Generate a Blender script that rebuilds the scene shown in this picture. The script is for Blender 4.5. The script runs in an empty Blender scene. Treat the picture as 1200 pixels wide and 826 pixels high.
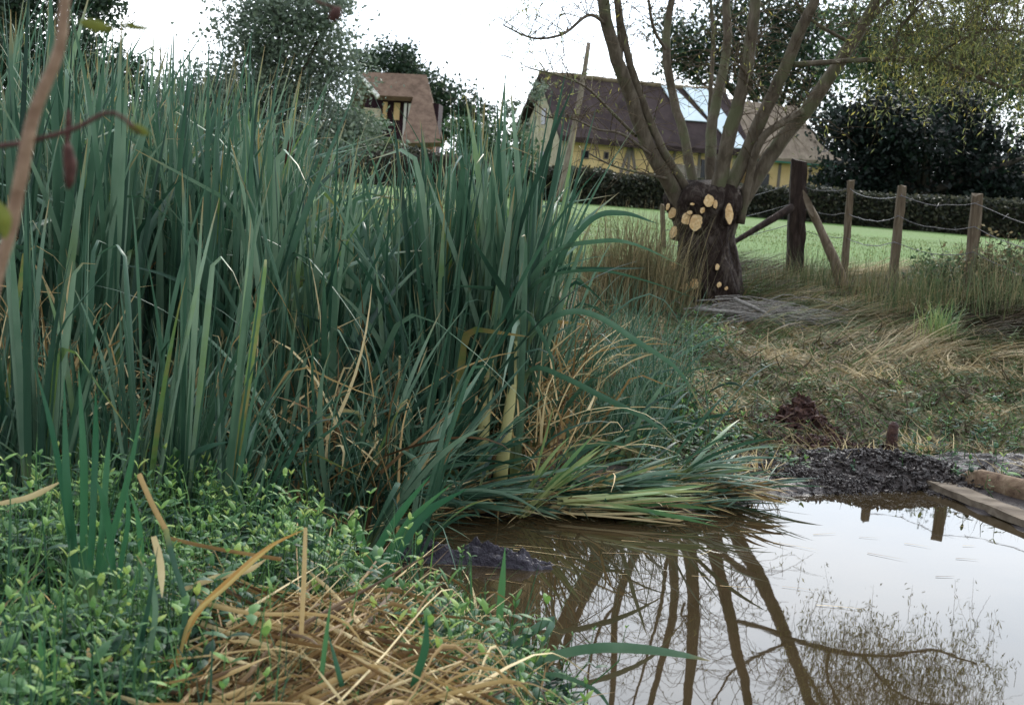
import bpy, math, random
import numpy as np
from mathutils import Vector, Matrix
rng = np.random.default_rng(7)
random.seed(7)
R = math.radians
scn = bpy.context.scene
COL = scn.collection
F = 1667.0
H = 1.9
ROLL = R(4.4)
PITCH = math.atan(224.0 / F)
XW = np.array([1.0, 0, 0])
FW = np.array([0, math.cos(PITCH), -math.sin(PITCH)])
UP = np.array([0, math.sin(PITCH), math.cos(PITCH)])
CAM = np.array([0, 0, H])

# ---------------------------------------------------------------- camera maths
def ray(u, v):
    du, dv = u - 600.0, v - 413.0
    a = du * math.cos(ROLL) + dv * math.sin(ROLL)
    b = du * math.sin(ROLL) - dv * math.cos(ROLL)
    return XW * a + UP * b + FW * F
def at(u, v, D):                       # the real point D metres ahead seen in that direction
    r = ray(u, v)
    return CAM + r * (D / r[1])
def onz(u, v, z=0.0):
    r = ray(u, v)
    return CAM + r * ((z - H) / r[2])
def hor(u):
    return 413 + ((u - 600) * math.sin(ROLL) - 224) / math.cos(ROLL)

# ---------------------------------------------------------------- noise + terrain
def _hash(ix, iy, s):
    n = (ix.astype(np.int64) * 374761393 + iy.astype(np.int64) * 668265263 + s * 974634777) & 0x7fffffff
    n = ((n ^ (n >> 13)) * 1274126177) & 0x7fffffff
    return ((n ^ (n >> 16)) & 0xffff) / 65535.0
def vnoise(x, y, s=0):
    x = np.asarray(x, float); y = np.asarray(y, float)
    ix, iy = np.floor(x), np.floor(y)
    fx, fy = x - ix, y - iy
    fx = fx * fx * (3 - 2 * fx); fy = fy * fy * (3 - 2 * fy)
    a = _hash(ix, iy, s); b = _hash(ix + 1, iy, s); c = _hash(ix, iy + 1, s); d = _hash(ix + 1, iy + 1, s)
    return (a * (1 - fx) + b * fx) * (1 - fy) + (c * (1 - fx) + d * fx) * fy
def fbm(x, y, s=0, o=4):
    t = 0; amp = .5
    for i in range(o):
        t = t + amp * vnoise(np.asarray(x) * 2 ** i, np.asarray(y) * 2 ** i, s + i); amp *= .5
    return t
def sstep(a, b, x):
    t = np.clip((np.asarray(x, float) - a) / (b - a), 0, 1)
    return t * t * (3 - 2 * t)

shore_px = [(720, 960), (675, 826), (610, 775), (540, 728), (455, 705), (405, 676), (415, 632), (470, 610), (560, 605), (700, 603),
            (800, 599), (880, 591), (930, 580), (1000, 577), (1085, 573), (1200, 621), (1330, 678), (1500, 750), (1650, 1000), (1100, 1500)]
POND = np.array([onz(u, v)[:2] for u, v in shore_px])
def pond_d(x, y):                      # > 0 outside the pond
    x = np.asarray(x, float); y = np.asarray(y, float)
    dmin = np.full(x.shape, 1e9); inside = np.zeros(x.shape, bool)
    n = len(POND)
    for i in range(n):
        ax, ay = POND[i]; bx, by = POND[(i + 1) % n]
        ex, ey = bx - ax, by - ay
        t = np.clip(((x - ax) * ex + (y - ay) * ey) / (ex * ex + ey * ey), 0, 1)
        dmin = np.minimum(dmin, np.hypot(x - ax - t * ex, y - ay - t * ey))
        c = ((ay > y) != (by > y)) & (x < (bx - ax) * (y - ay) / (by - ay + 1e-12) + ax)
        inside ^= c
    return np.where(inside, -dmin, dmin)
def height(x, y):
    x = np.asarray(x, float); y = np.asarray(y, float)
    d = pond_d(x, y)
    zin = -0.35 * sstep(0, 0.9, -d) - 0.01
    far = np.interp(d, [0, .05, .3, .8, 2.0, 4.0, 6.5, 9.0, 12], [-.01, .02, .06, .10, .17, .28, .44, .62, .9])
    right = np.interp(d, [0, .05, .3, .8, 2.0, 4.0, 6.0, 9.0], [-.01, .02, .06, .13, .26, .55, .86, .9])
    near = np.interp(d, [0, .1, .5, 1.2, 2.5, 6], [-.01, .06, .2, .32, .42, .5])
    wr = sstep(2.6, 5.2, x - (y - 12) * .12)
    f = far * (1 - wr) + right * wr
    wn = sstep(7.2, 5.2, y)
    z = f * (1 - wn) + near * wn
    z = z + (fbm(x * 1.1, y * 1.1, 3) - .47) * .10 * sstep(.2, 1.5, d) * sstep(40, 15, y)
    z = z + (fbm(x * 5, y * 5, 9) - .47) * .05 * sstep(0, .4, d) * sstep(25, 12, y)
    z = z + (fbm(x * 4, y * 4, 19) - .47) * .05 * sstep(.35, 0, np.abs(d))
    return np.where(d > 0, z, zin + (fbm(x * 4, y * 4, 19) - .47) * .05 * sstep(.35, 0, np.abs(d)))
def gz(x, y):
    return float(height(np.array([x]), np.array([y]))[0])
def gpt(u, D, z=None):
    zz = .3 if z is None else z
    for _ in range(4):
        v = hor(u) + (H - zz) / D * F
        P = at(u, v, D)
        if z is None: zz = gz(P[0], P[1])
    P[2] = zz
    return P

# ---------------------------------------------------------------- scene helpers
def tag(o, label=None, cat=None, group=None, kind=None):
    if label: o['label'] = label
    if cat: o['category'] = cat
    if group: o['group'] = group
    if kind: o['kind'] = kind
    return o
def empty(name, loc, label, cat, group=None, rot=None):
    o = bpy.data.objects.new(name, None); COL.objects.link(o)
    o.location = tuple(float(c) for c in loc); o.empty_display_size = .2
    if rot: o.rotation_euler = rot
    return tag(o, label, cat, group)
class MB:
    def __init__(s): s.v = []; s.q = []; s.t = []; s.r = []; s.a = []; s.n = 0; s.mq = []; s.mt = []
    def add(s, v, quads=None, tris=None, rnd=0.5, al=0.5, mi=0):
        v = np.asarray(v, float).reshape(-1, 3); k = len(v)
        s.v.append(v)
        s.r.append(np.broadcast_to(np.asarray(rnd, float), (k,)).copy()); s.a.append(np.broadcast_to(np.asarray(al, float), (k,)).copy())
        if quads is not None and len(quads):
            q = np.asarray(quads, np.int64).reshape(-1, 4); s.q.append(q + s.n); s.mq.append(np.full(len(q), mi))
        if tris is not None and len(tris):
            t = np.asarray(tris, np.int64).reshape(-1, 3); s.t.append(t + s.n); s.mt.append(np.full(len(t), mi))
        s.n += k
    def build(s, name, mats, parent=None, smooth=True, loc=None):
        V = np.concatenate(s.v)
        if loc is not None: V = V - np.asarray(loc, float)
        q = np.concatenate(s.q) if s.q else np.zeros((0, 4), np.int64)
        t = np.concatenate(s.t) if s.t else np.zeros((0, 3), np.int64)
        me = bpy.data.meshes.new(name)
        me.vertices.add(len(V)); me.vertices.foreach_set('co', V.astype(np.float32).ravel())
        nl = q.size + t.size; nf = len(q) + len(t)
        me.loops.add(nl); me.polygons.add(nf)
        me.loops.foreach_set('vertex_index', np.concatenate([q.ravel(), t.ravel()]).astype(np.int32))
        tot = np.concatenate([np.full(len(q), 4), np.full(len(t), 3)]).astype(np.int32)
        st = np.concatenate([[0], np.cumsum(tot)[:-1]]).astype(np.int32)
        me.polygons.foreach_set('loop_start', st)
        try: me.polygons.foreach_set('loop_total', tot)
        except Exception: pass
        mi = np.concatenate([np.concatenate(s.mq) if s.mq else np.zeros(0), np.concatenate(s.mt) if s.mt else np.zeros(0)]).astype(np.int32)
        me.polygons.foreach_set('material_index', mi)
        me.polygons.foreach_set('use_smooth', np.full(nf, smooth, bool))
        me.update(calc_edges=True)
        for nm, arr in (('rnd', s.r), ('al', s.a)):
            at_ = me.attributes.new(nm, 'FLOAT', 'POINT'); at_.data.foreach_set('value', np.concatenate(arr).astype(np.float32))
        if not isinstance(mats, (list, tuple)): mats = [mats]
        for m in mats: me.materials.append(m)
        o = bpy.data.objects.new(name, me); COL.objects.link(o)
        if parent is not None: o.parent = parent
        if loc is not None and parent is None: o.location = tuple(float(c) for c in loc)
        return o

def ribbons(mb, P, side, W, rnd, fold=0.0, nrm=None, mi=0, al=None):
    """P (N,S,3), side (N,S,3), W (N,S) full widths"""
    N, S, _ = P.shape
    hw = W[..., None] * .5
    if al is None: al = np.broadcast_to(np.linspace(0, 1, S), (N, S))
    if fold:
        d = np.gradient(P, axis=1); n = np.cross(side, d); n /= (np.linalg.norm(n, axis=-1, keepdims=True) + 1e-9)
        V = np.stack([P - side * hw, P - n * hw * fold, P + side * hw], axis=2); K = 3
    else:
        V = np.stack([P - side * hw, P + side * hw], axis=2); K = 2
    idx = np.arange(N * S * K).reshape(N, S, K)
    qs = []
    for k in range(K - 1):
        qs.append(np.stack([idx[:, :-1, k], idx[:, :-1, k + 1], idx[:, 1:, k + 1], idx[:, 1:, k]], -1).reshape(-1, 4))
    rr = np.broadcast_to(np.asarray(rnd, float).reshape(-1, 1, 1), (N, S, K)).ravel()
    aa = np.broadcast_to(al[:, :, None], (N, S, K)).ravel()
    mb.add(V.reshape(-1, 3), np.concatenate(qs), rnd=rr, al=aa, mi=mi)
def wprof(S, kind='leaf'):
    s = np.linspace(0, 1, S)
    if kind == 'reed': return np.minimum(1, .75 + s) * np.clip((1 - s) * 3.2, 0.02, 1) ** .8
    if kind == 'grass': return (1 - s) ** .6 * .95 + .05
    if kind == 'leaf': return np.sin(np.pi * np.clip(s * .93 + .05, 0, 1)) ** .8
    return np.ones(S)
def blades(mb, base, phi, t0, bend, L, W, S=6, rnd=None, p=1.5, twist=0.0, tw0=None, fold=0.0, kink=None, kpos=None, prof='grass', mi=0, wob=0.0):
    N = len(base); s = np.linspace(0, 1, S)[None]
    phi = np.broadcast_to(phi, (N,))[:, None]; t0 = np.broadcast_to(t0, (N,))[:, None]; bend = np.broadcast_to(bend, (N,))[:, None]
    L = np.broadcast_to(L, (N,))[:, None]; W = np.broadcast_to(W, (N,))[:, None]
    th = t0 + bend * s ** p
    if kink is not None:
        th = th + kink[:, None] * np.clip((s - kpos[:, None]) / .07, 0, 1)
    ph = phi + wob * (rng.random((N, 1)) - .5) * s * 2
    d = np.stack([np.sin(th) * np.cos(ph), np.sin(th) * np.sin(ph), np.cos(th)], -1)
    step = L[..., None] / (S - 1)
    P = np.cumsum(np.concatenate([np.zeros((N, 1, 3)), (d[:, :-1] + d[:, 1:]) * .5 * step], 1), 1) + base[:, None]
    h = np.stack([-np.sin(ph), np.cos(ph), np.zeros_like(ph)], -1)
    if tw0 is None: tw0 = np.zeros(N)
    tau = (np.broadcast_to(tw0, (N,))[:, None] + twist * (rng.random((N, 1)) - .5) * 2 * s)[..., None]
    side = np.cos(tau) * h + np.sin(tau) * np.cross(d, h)
    if rnd is None: rnd = rng.random(N)
    ribbons(mb, P, side, W * wprof(S, prof)[None], rnd, fold, mi=mi)
def catmull(pts, n):
    pts = np.asarray(pts, float); P = np.vstack([2 * pts[0] - pts[1], pts, 2 * pts[-1] - pts[-2]])
    m = len(pts) - 1; out = []
    for t in np.linspace(0, m - 1e-6, n):
        i = int(t); f = t - i; a, b, c, d = P[i:i + 4]
        out.append(.5 * ((2 * b) + (-a + c) * f + (2 * a - 5 * b + 4 * c - d) * f * f + (-a + 3 * b - 3 * c + d) * f ** 3))
    return np.array(out)
def strap(mb, pts, w, n=18, rnd=.5, fold=.35, prof='reed', tw=0.0, tw1=None, mi=0):
    """one leaf through 3-D points, blade facing sideways to its bend"""
    P = catmull(pts, n)
    d = np.gradient(P, axis=0); d /= np.linalg.norm(d, axis=1, keepdims=True) + 1e-9
    v = np.array([0, 1.0, .15]); h = np.cross(d, v); h /= np.linalg.norm(h, axis=1, keepdims=True) + 1e-9
    tau = np.linspace(tw, tw if tw1 is None else tw1, n)[:, None]
    side = np.cos(tau) * h + np.sin(tau) * np.cross(d, h)
    ribbons(mb, P[None], side[None], (w * wprof(n, prof))[None], np.array([rnd]), fold, mi=mi)
def pxs(l):
    return [at(*p) for p in l]
def tube(mb, path, rad, k=8, rnd=.5, rough=0.0, cap=True, mi=0, seed=0, flat=1.0):
    P = np.asarray(path, float); S = len(P); rad = np.broadcast_to(np.asarray(rad, float), (S,))
    d = np.gradient(P, axis=0); d /= np.linalg.norm(d, axis=1, keepdims=True) + 1e-9
    ref = np.array([.13, 1, .21]) if abs(d[:, 1]).mean() < .8 else np.array([1., .1, .2])
    a = np.cross(d, ref); a /= np.linalg.norm(a, axis=1, keepdims=True); b = np.cross(a, d)
    th = np.arange(k) * 2 * np.pi / k
    rr = rad[:, None] * np.ones((S, k))
    if rough:
        g = np.random.default_rng(seed)
        nz = g.normal(0, 1, (S, k)); nz = (nz + np.roll(nz, 1, 0) + np.roll(nz, 1, 1)) / 1.7
        rid = g.normal(0, 1, (1, k))
        rr = rr * (1 + rough * (nz * .6 + rid * .6))
    V = P[:, None] + rr[..., None] * (a[:, None] * np.cos(th)[None, :, None] + flat * b[:, None] * np.sin(th)[None, :, None])
    idx = np.arange(S * k).reshape(S, k)
    q = np.stack([idx[:-1], np.roll(idx[:-1], -1, 1), np.roll(idx[1:], -1, 1), idx[1:]], -1).reshape(-1, 4)
    V = V.reshape(-1, 3); tr = None
    if cap:
        V = np.vstack([V, P[0], P[-1]]); n0 = S * k
        i = np.arange(k); j = (i + 1) % k
        tr = np.concatenate([np.stack([j, i, np.full(k, n0)], -1), np.stack([idx[-1, i], idx[-1, j], np.full(k, n0 + 1)], -1)])
    al = np.concatenate([np.repeat(np.linspace(0, 1, S), k), [0, 1] if cap else []])
    mb.add(V, q, tr, rnd=rnd, al=al, mi=mi)
def leafquads(mb, C, size, aspect=.5, rnd=None, droop=0.0, mi=0, up=0.3):
    N = len(C)
    n = rng.normal(0, 1, (N, 3)); n[:, 2] = np.abs(n[:, 2]) * (1 + up); n /= np.linalg.norm(n, axis=1, keepdims=True)
    r = rng.normal(0, 1, (N, 3)); r[:, 2] -= droop
    t = r - n * np.sum(r * n, 1, keepdims=True); t /= np.linalg.norm(t, axis=1, keepdims=True) + 1e-9
    b = np.cross(n, t); s = np.broadcast_to(size, (N,))[:, None]
    V = np.stack([C - t * s * .5, C + b * s * aspect * .5 - t * s * .05, C + t * s * .5, C - b * s * aspect * .5 - t * s * .05], 1)
    idx = np.arange(N * 4).reshape(N, 4)
    if rnd is None: rnd = rng.random(N)
    mb.add(V.reshape(-1, 3), idx, rnd=np.repeat(rnd, 4), al=np.tile([0, .5, 1, .5], N), mi=mi)
def box(mb, P0, ax, ay, az, rnd=.5, mi=0):
    P0 = np.asarray(P0, float); ax = np.asarray(ax, float); ay = np.asarray(ay, float); az = np.asarray(az, float)
    V = [P0 + ax * i + ay * j + az * k for k in (0, 1) for j in (0, 1) for i in (0, 1)]
    q = [(0, 2, 3, 1), (4, 5, 7, 6), (0, 1, 5, 4), (2, 6, 7, 3), (0, 4, 6, 2), (1, 3, 7, 5)]
    mb.add(np.array(V), q, rnd=rnd, mi=mi)

# ---------------------------------------------------------------- materials
class NT:
    def __init__(s, name):
        s.m = bpy.data.materials.new(name); s.m.use_nodes = True; s.t = s.m.node_tree; s.t.nodes.clear()
        s.out = s.t.nodes.new('ShaderNodeOutputMaterial')
    def n(s, ty, **kw):
        x = s.t.nodes.new(ty)
        for k, v in kw.items():
            if k in x.inputs: x.inputs[k].default_value = v
            else: setattr(x, k, v)
        return x
    def l(s, a, b): s.t.links.new(a, b)
    def attr(s, nm): x = s.n('ShaderNodeAttribute'); x.attribute_name = nm; return x.outputs['Fac']
    def ramp(s, fac, stops, interp='LINEAR'):
        x = s.n('ShaderNodeValToRGB'); cr = x.color_ramp; cr.interpolation = interp
        while len(cr.elements) < len(stops): cr.elements.new(.5)
        for e, (p, c) in zip(cr.elements, stops):
            e.position = p; e.color = (c[0], c[1], c[2], 1) if not np.isscalar(c) else (c, c, c, 1)
        if fac is not None: s.l(fac, x.inputs['Fac'])
        return x.outputs['Color']
    def noise(s, scale=5, detail=4, rough=.55, vec=None, dist=0):
        x = s.n('ShaderNodeTexNoise'); x.inputs['Scale'].default_value = scale; x.inputs['Detail'].default_value = detail
        x.inputs['Roughness'].default_value = rough; x.inputs['Distortion'].default_value = dist
        if vec is not None: s.l(vec, x.inputs['Vector'])
        return x.outputs['Fac']
    def pos(s, scale=None):
        g = s.n('ShaderNodeNewGeometry').outputs['Position']
        if scale is None: return g
        m = s.n('ShaderNodeMapping'); m.inputs['Scale'].default_value = scale; s.l(g, m.inputs['Vector']); return m.outputs['Vector']
    def math(s, op, a, b=None, c=None, clamp=False):
        x = s.n('ShaderNodeMath'); x.operation = op; x.use_clamp = clamp
        for i, q in enumerate((a, b, c)):
            if q is None: continue
            if isinstance(q, (int, float)): x.inputs[i].default_value = q
            else: s.l(q, x.inputs[i])
        return x.outputs[0]
    def mix(s, f, a, b, mode='MIX'):
        x = s.n('ShaderNodeMix'); x.data_type = 'RGBA'; x.blend_type = mode
        for i, q in ((0, f), (6, a), (7, b)):
            if isinstance(q, (int, float)): x.inputs[i].default_value = q
            elif isinstance(q, tuple): x.inputs[i].default_value = (*q[:3], 1)
            else: s.l(q, x.inputs[i])
        return x.outputs[2]
    def bump(s, h, strength=.5, dist=.02):
        x = s.n('ShaderNodeBump'); x.inputs['Strength'].default_value = strength; x.inputs['Distance'].default_value = dist
        s.l(h, x.inputs['Height']); return x.outputs['Normal']
    def bsdf(s, col, rough=.8, normal=None, spec=.3, trans=0.0):
        p = s.n('ShaderNodeBsdfPrincipled')
        if isinstance(col, tuple): p.inputs['Base Color'].default_value = (*col, 1)
        else: s.l(col, p.inputs['Base Color'])
        if isinstance(rough, (int, float)): p.inputs['Roughness'].default_value = rough
        else: s.l(rough, p.inputs['Roughness'])
        p.inputs['Specular IOR Level'].default_value = spec
        if normal is not None: s.l(normal, p.inputs['Normal'])
        if trans:
            t = s.n('ShaderNodeBsdfTranslucent'); mx = s.n('ShaderNodeMixShader'); mx.inputs[0].default_value = trans
            if isinstance(col, tuple): t.inputs['Color'].default_value = (*col, 1)
            else:
                s.l(col, t.inputs['Color'])
            s.l(p.outputs[0], mx.inputs[1]); s.l(t.outputs[0], mx.inputs[2]); s.l(mx.outputs[0], s.out.inputs['Surface'])
        else: s.l(p.outputs[0], s.out.inputs['Surface'])
        return s.m
def leafmat(name, stops, rough=.5, trans=.25, spec=.35, base=None, tip=None, objrand=False, nscale=6):
    t = NT(name)
    r = t.attr('rnd')
    if objrand:
        oi = t.n('ShaderNodeObjectInfo').outputs['Random']
        r = t.math('ADD', t.math('MULTIPLY', r, .65), t.math('MULTIPLY', oi, .35))
    nz = t.noise(nscale, 3, vec=t.pos())
    r = t.math('ADD', r, t.math('MULTIPLY', t.math('SUBTRACT', nz, .5), .35), clamp=True)
    al = t.attr('al')
    cb = t.n('ShaderNodeCombineXYZ'); t.l(t.math('MULTIPLY', t.attr('rnd'), 83.0), cb.inputs[0]); t.l(t.math('MULTIPLY', al, 5.0), cb.inputs[1])
    sn = t.noise(1.0, 4, .65, cb.outputs[0])
    r = t.math('ADD', r, t.math('MULTIPLY', t.math('SUBTRACT', sn, .5), .3), clamp=True)
    c = t.ramp(r, stops)
    if base: c = t.mix(t.ramp(al, [(base[1], 1.0), (base[2], 0.0)]), c, base[0])
    if tip: c = t.mix(t.math('MULTIPLY', t.ramp(al, [(tip[1], 0.0), (tip[2], 1.0)]), t.ramp(t.attr('rnd'), [(.4, 0.0), (.6, 1.0)])), c, tip[0])
    return t.bsdf(c, rough, None, spec, trans)
M = {}
M['reed'] = leafmat('cattail leaf', [(0, (.008, .028, .018)), (.22, (.028, .078, .046)), (.5, (.066, .140, .082)), (.8, (.19, .28, .19)), (.93, (.13, .22, .06)), (1, (.30, .22, .08))],  # wide tone range paints highlights and dark gaps into the leaf colour
                    rough=.44, trans=.26, spec=.36, base=((.22, .24, .08), .02, .2), tip=((.32, .23, .10), .88, 1.0), objrand=True, nscale=3)
M['reedbright'] = leafmat('fresh blade', [(0, (.022, .085, .042)), (.6, (.040, .13, .058)), (1, (.08, .20, .075))], rough=.5, trans=.3, spec=.3, base=((.14, .20, .08), .0, .2))
M['pale'] = leafmat('pale blade', [(0, (.08, .19, .08)), (.5, (.18, .29, .10)), (1, (.34, .36, .14))], rough=.5, trans=.25, base=((.42, .42, .18), .0, .55))
M['dead'] = leafmat('dead leaf', [(0, (.07, .038, .018)), (.3, (.22, .135, .055)), (.6, (.42, .29, .12)), (1, (.64, .52, .29))], rough=.65, trans=.15, spec=.25)
M['orange'] = leafmat('orange dead leaf', [(0, (.28, .13, .04)), (.5, (.42, .24, .07)), (1, (.50, .38, .14))], rough=.55, trans=.25, nscale=14)
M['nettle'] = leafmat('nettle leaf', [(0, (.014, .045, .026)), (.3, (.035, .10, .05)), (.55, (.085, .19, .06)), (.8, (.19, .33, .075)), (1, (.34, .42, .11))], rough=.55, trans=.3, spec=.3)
M['grass'] = leafmat('bank grass', [(0, (.06, .04, .025)), (.14, (.055, .10, .038)), (.34, (.10, .16, .055)), (.5, (.135, .115, .055)), (.75, (.225, .165, .085)), (1, (.46, .37, .22))], rough=.7, trans=.2, spec=.2, nscale=2)
M['greengrass'] = leafmat('green grass', [(0, (.07, .11, .03)), (.5, (.13, .19, .05)), (.85, (.20, .25, .075)), (1, (.34, .29, .13))], rough=.65, trans=.25, spec=.25)
M['verge'] = leafmat('olive verge grass', [(0, (.05, .075, .035)), (.4, (.09, .13, .055)), (.7, (.17, .17, .08)), (1, (.34, .28, .16))], rough=.7, trans=.2, spec=.2)
M['drygrass'] = leafmat('dry grass', [(0, (.07, .07, .035)), (.5, (.16, .14, .07)), (1, (.34, .26, .14))], rough=.75, trans=.15, spec=.2)
def treemat(n, a, b, c): return leafmat(n, [(0, a), (.55, b), (1, c)], rough=.6, trans=.25, spec=.3, nscale=.6)
M['t_greyhaze'] = treemat('grey green crown paled for haze', (.10, .13, .10), (.15, .19, .14), (.22, .26, .18))  # leaf colour lightened to paint in the pale haze of lens flare
M['t_dark'] = treemat('dark crown', (.018, .035, .022), (.03, .055, .03), (.055, .085, .04))
M['t_vdark'] = treemat('shade toned yew leaf', (.004, .007, .006), (.007, .012, .009), (.014, .03, .02))  # near-black leaf colour stands in for shade within the dense crown
M['t_mid'] = treemat('mid green crown', (.035, .07, .035), (.06, .11, .05), (.10, .16, .06))
M['t_willow'] = leafmat('willow leaf', [(0, (.12, .14, .06)), (.5, (.21, .24, .09)), (.85, (.36, .37, .12)), (1, (.55, .46, .10))], rough=.55, trans=.35, spec=.3, nscale=1.2)
M['hedge'] = treemat('hedge leaf', (.018, .022, .016), (.04, .045, .028), (.085, .08, .045))

def bark(name, a, b, c, scale=9, stretch=(1, 1, .25), bs=.7, dist=.03, moss=None):
    t = NT(name); v = t.pos(stretch)
    n1 = t.noise(scale, 6, .62, v, .6); n2 = t.noise(scale * 3.2, 4, .6, v)
    col = t.ramp(n1, [(.3, a), (.5, b), (.72, c)])
    col = t.mix(t.math('MULTIPLY', n2, .5), col, a)
    if moss:
        col = t.mix(t.ramp(t.noise(2.3, 3, vec=t.pos()), [(.5, 0.0), (.62, .7)]), col, moss)
    h = t.math('ADD', n1, t.math('MULTIPLY', n2, .5))
    return t.bsdf(col, .85, t.bump(h, bs, dist), .2)
M['trunk'] = bark('pollard bark', (.018, .010, .008), (.045, .030, .024), (.19, .155, .13), 11, (1, 1, .4), 1.0, .08)
M['limb'] = bark('willow limb bark', (.06, .045, .032), (.13, .105, .075), (.23, .19, .145), 14, (1, 1, .3), .6, .02, (.11, .12, .06))
M['twig'] = bark('twig bark', (.05, .035, .02), (.11, .08, .05), (.2, .15, .10), 30, (1, 1, 1), .2, .003)
M['farbark'] = bark('far bark', (.03, .025, .02), (.06, .05, .04), (.11, .09, .07), 3, (1, 1, .3), .3, .02)
M['fencewood'] = bark('weathered post', (.07, .05, .035), (.16, .12, .08), (.28, .23, .17), 24, (1, 1, .12), .4, .01)
M['oldpost'] = bark('dark old post', (.012, .008, .007), (.035, .022, .018), (.10, .07, .055), 16, (1, 1, .15), .8, .02)
M['plank'] = bark('grey plank', (.10, .075, .055), (.24, .19, .14), (.38, .32, .26), 8, (.35, 1, 1), .4, .01)
M['rotlog'] = bark('rotten log', (.10, .06, .04), (.25, .17, .11), (.42, .32, .22), 12, (1, 1, 1), .6, .02)
def cutmat():
    t = NT('fresh cut wood'); n = t.noise(40, 4, vec=t.pos())
    n2 = t.noise(9, 3, vec=t.pos())
    c = t.ramp(n, [(.3, (.55, .33, .13)), (.55, (.74, .52, .27)), (.8, (.85, .68, .42))])
    c = t.mix(t.ramp(n2, [(.5, 0.0), (.75, .6)]), c, (.42, .2, .07))
    return t.bsdf(c, .7, t.bump(n, .3, .004), .2)
M['cut'] = cutmat()
def groundmat():
    t = NT('ground earth and turf'); P = t.pos()
    sep = t.n('ShaderNodeSeparateXYZ'); t.l(P, sep.inputs[0])
    n1 = t.noise(1.3, 6, .6, P); n2 = t.noise(14, 6, .65, P); n3 = t.noise(70, 4, .7, P); nf = t.noise(.35, 5, .6, P)
    earth = t.ramp(n2, [(.3, (.028, .02, .016)), (.5, (.075, .055, .04)), (.7, (.15, .115, .075))])
    straw = t.ramp(n3, [(.3, (.09, .07, .045)), (.55, (.20, .16, .10)), (.75, (.36, .29, .18))])
    bank = t.mix(t.ramp(n1, [(.42, 0.0), (.6, 1.0)]), straw, t.ramp(n3, [(.3, (.04, .05, .022)), (.7, (.10, .13, .05))]))
    mud = t.ramp(n2, [(.3, (.022, .016, .018)), (.7, (.075, .058, .055))])
    wet = t.math('ADD', sep.outputs['Z'], t.math('MULTIPLY', t.math('SUBTRACT', n1, .5), .22))
    c = t.mix(t.ramp(wet, [(.07, 0.0), (.17, 1.0)]), mud, bank)
    left = t.math('ADD', sep.outputs['X'], t.math('MULTIPLY', t.math('SUBTRACT', n1, .5), 1.5))
    c = t.mix(t.ramp(t.math('MULTIPLY_ADD', left, .25, .5), [(.45, 1.0), (.62, 0.0)]), c, t.mix(.7, earth, mud))
    fieldg = t.ramp(n3, [(.3, (.055, .11, .022)), (.6, (.11, .20, .038)), (.8, (.18, .25, .06))])
    fieldg = t.mix(t.ramp(nf, [(.4, 0.0), (.62, .75)]), fieldg, (.10, .155, .045))
    fy = t.math('SUBTRACT', sep.outputs['Y'], t.math('MULTIPLY', n1, 3.0))
    c = t.mix(t.ramp(t.math('MULTIPLY_ADD', fy, .05, 0), [(.76, 0.0), (.87, 1.0)]), c, fieldg)
    h = t.math('ADD', n2, t.math('MULTIPLY', n3, .5))
    rough = t.ramp(wet, [(.03, .3), (.12, .9)])
    return t.bsdf(c, rough, t.bump(h, .8, .04), .3)
M['ground'] = groundmat()
def watermat():
    t = NT('muddy water'); P = t.pos()
    n = t.noise(1.6, 3, .5, P); n2 = t.noise(9, 2, .5, P)
    c = t.ramp(n, [(.3, (.030, .021, .010)), (.7, (.045, .031, .016))])
    h = t.math('ADD', n, t.math('MULTIPLY', n2, .12))
    p = t.n('ShaderNodeBsdfPrincipled'); t.l(c, p.inputs['Base Color']); p.inputs['Roughness'].default_value = .015
    p.inputs['IOR'].default_value = 1.42; t.l(t.bump(h, .12, .004), p.inputs['Normal'])
    t.l(p.outputs[0], t.out.inputs['Surface']); return t.m
M['water'] = watermat()
def mudmat(name, a, b, c, rough=.45, sc=22):
    t = NT(name); P = t.pos(); n = t.noise(sc, 6, .65, P, .4); n2 = t.noise(sc * 4, 3, .6, P)
    col = t.ramp(n, [(.3, a), (.5, b), (.72, c)])
    return t.bsdf(col, t.ramp(n2, [(.3, rough * .6), (.7, min(1, rough * 1.5))]), t.bump(t.math('ADD', n, t.math('MULTIPLY', n2, .3)), .9, .03), .5)
M['mud'] = mudmat('heaped mud', (.018, .012, .011), (.046, .034, .031), (.105, .082, .074), .38)
M['peat'] = mudmat('reddish root soil', (.02, .006, .006), (.06, .022, .016), (.15, .075, .045), .8)
M['scum'] = mudmat('wet weed bank', (.008, .006, .010), (.03, .022, .035), (.09, .08, .10), .35, 30)
def plain(name, a, b, sc=6, rough=.8, bs=.3, stretch=(1, 1, 1)):
    t = NT(name); P = t.pos(stretch); n = t.noise(sc, 5, .6, P)
    return t.bsdf(t.ramp(n, [(.3, a), (.7, b)]), rough, t.bump(n, bs, .03), .25)
M['yellow'] = plain('ochre lime wall', (.60, .40, .18), (.78, .57, .30), 1.5)
M['stone'] = plain('pale stone gable', (.30, .26, .18), (.55, .48, .34), 4, bs=.7)
M['stone2'] = plain('pinkish rubble wall', (.28, .22, .19), (.45, .38, .33), 5, bs=.7)
M['roofdark'] = plain('dark plum thatch', (.022, .013, .013), (.055, .037, .036), 1.6, .9, .5, (1, 1, 1))
M['rooftan'] = plain('tan thatch', (.16, .12, .09), (.30, .24, .18), 3, .9, .8, (1, 1, .4))
M['rooftile'] = plain('brown tiles', (.10, .062, .042), (.21, .138, .098), 4, .85, .9)
M['ridge'] = plain('mossy ridge', (.12, .09, .06), (.22, .17, .10), 5)
M['sheet'] = plain('pale blue roof sheet', (.55, .66, .74), (.72, .80, .85), 2, .4, .1)
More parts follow.
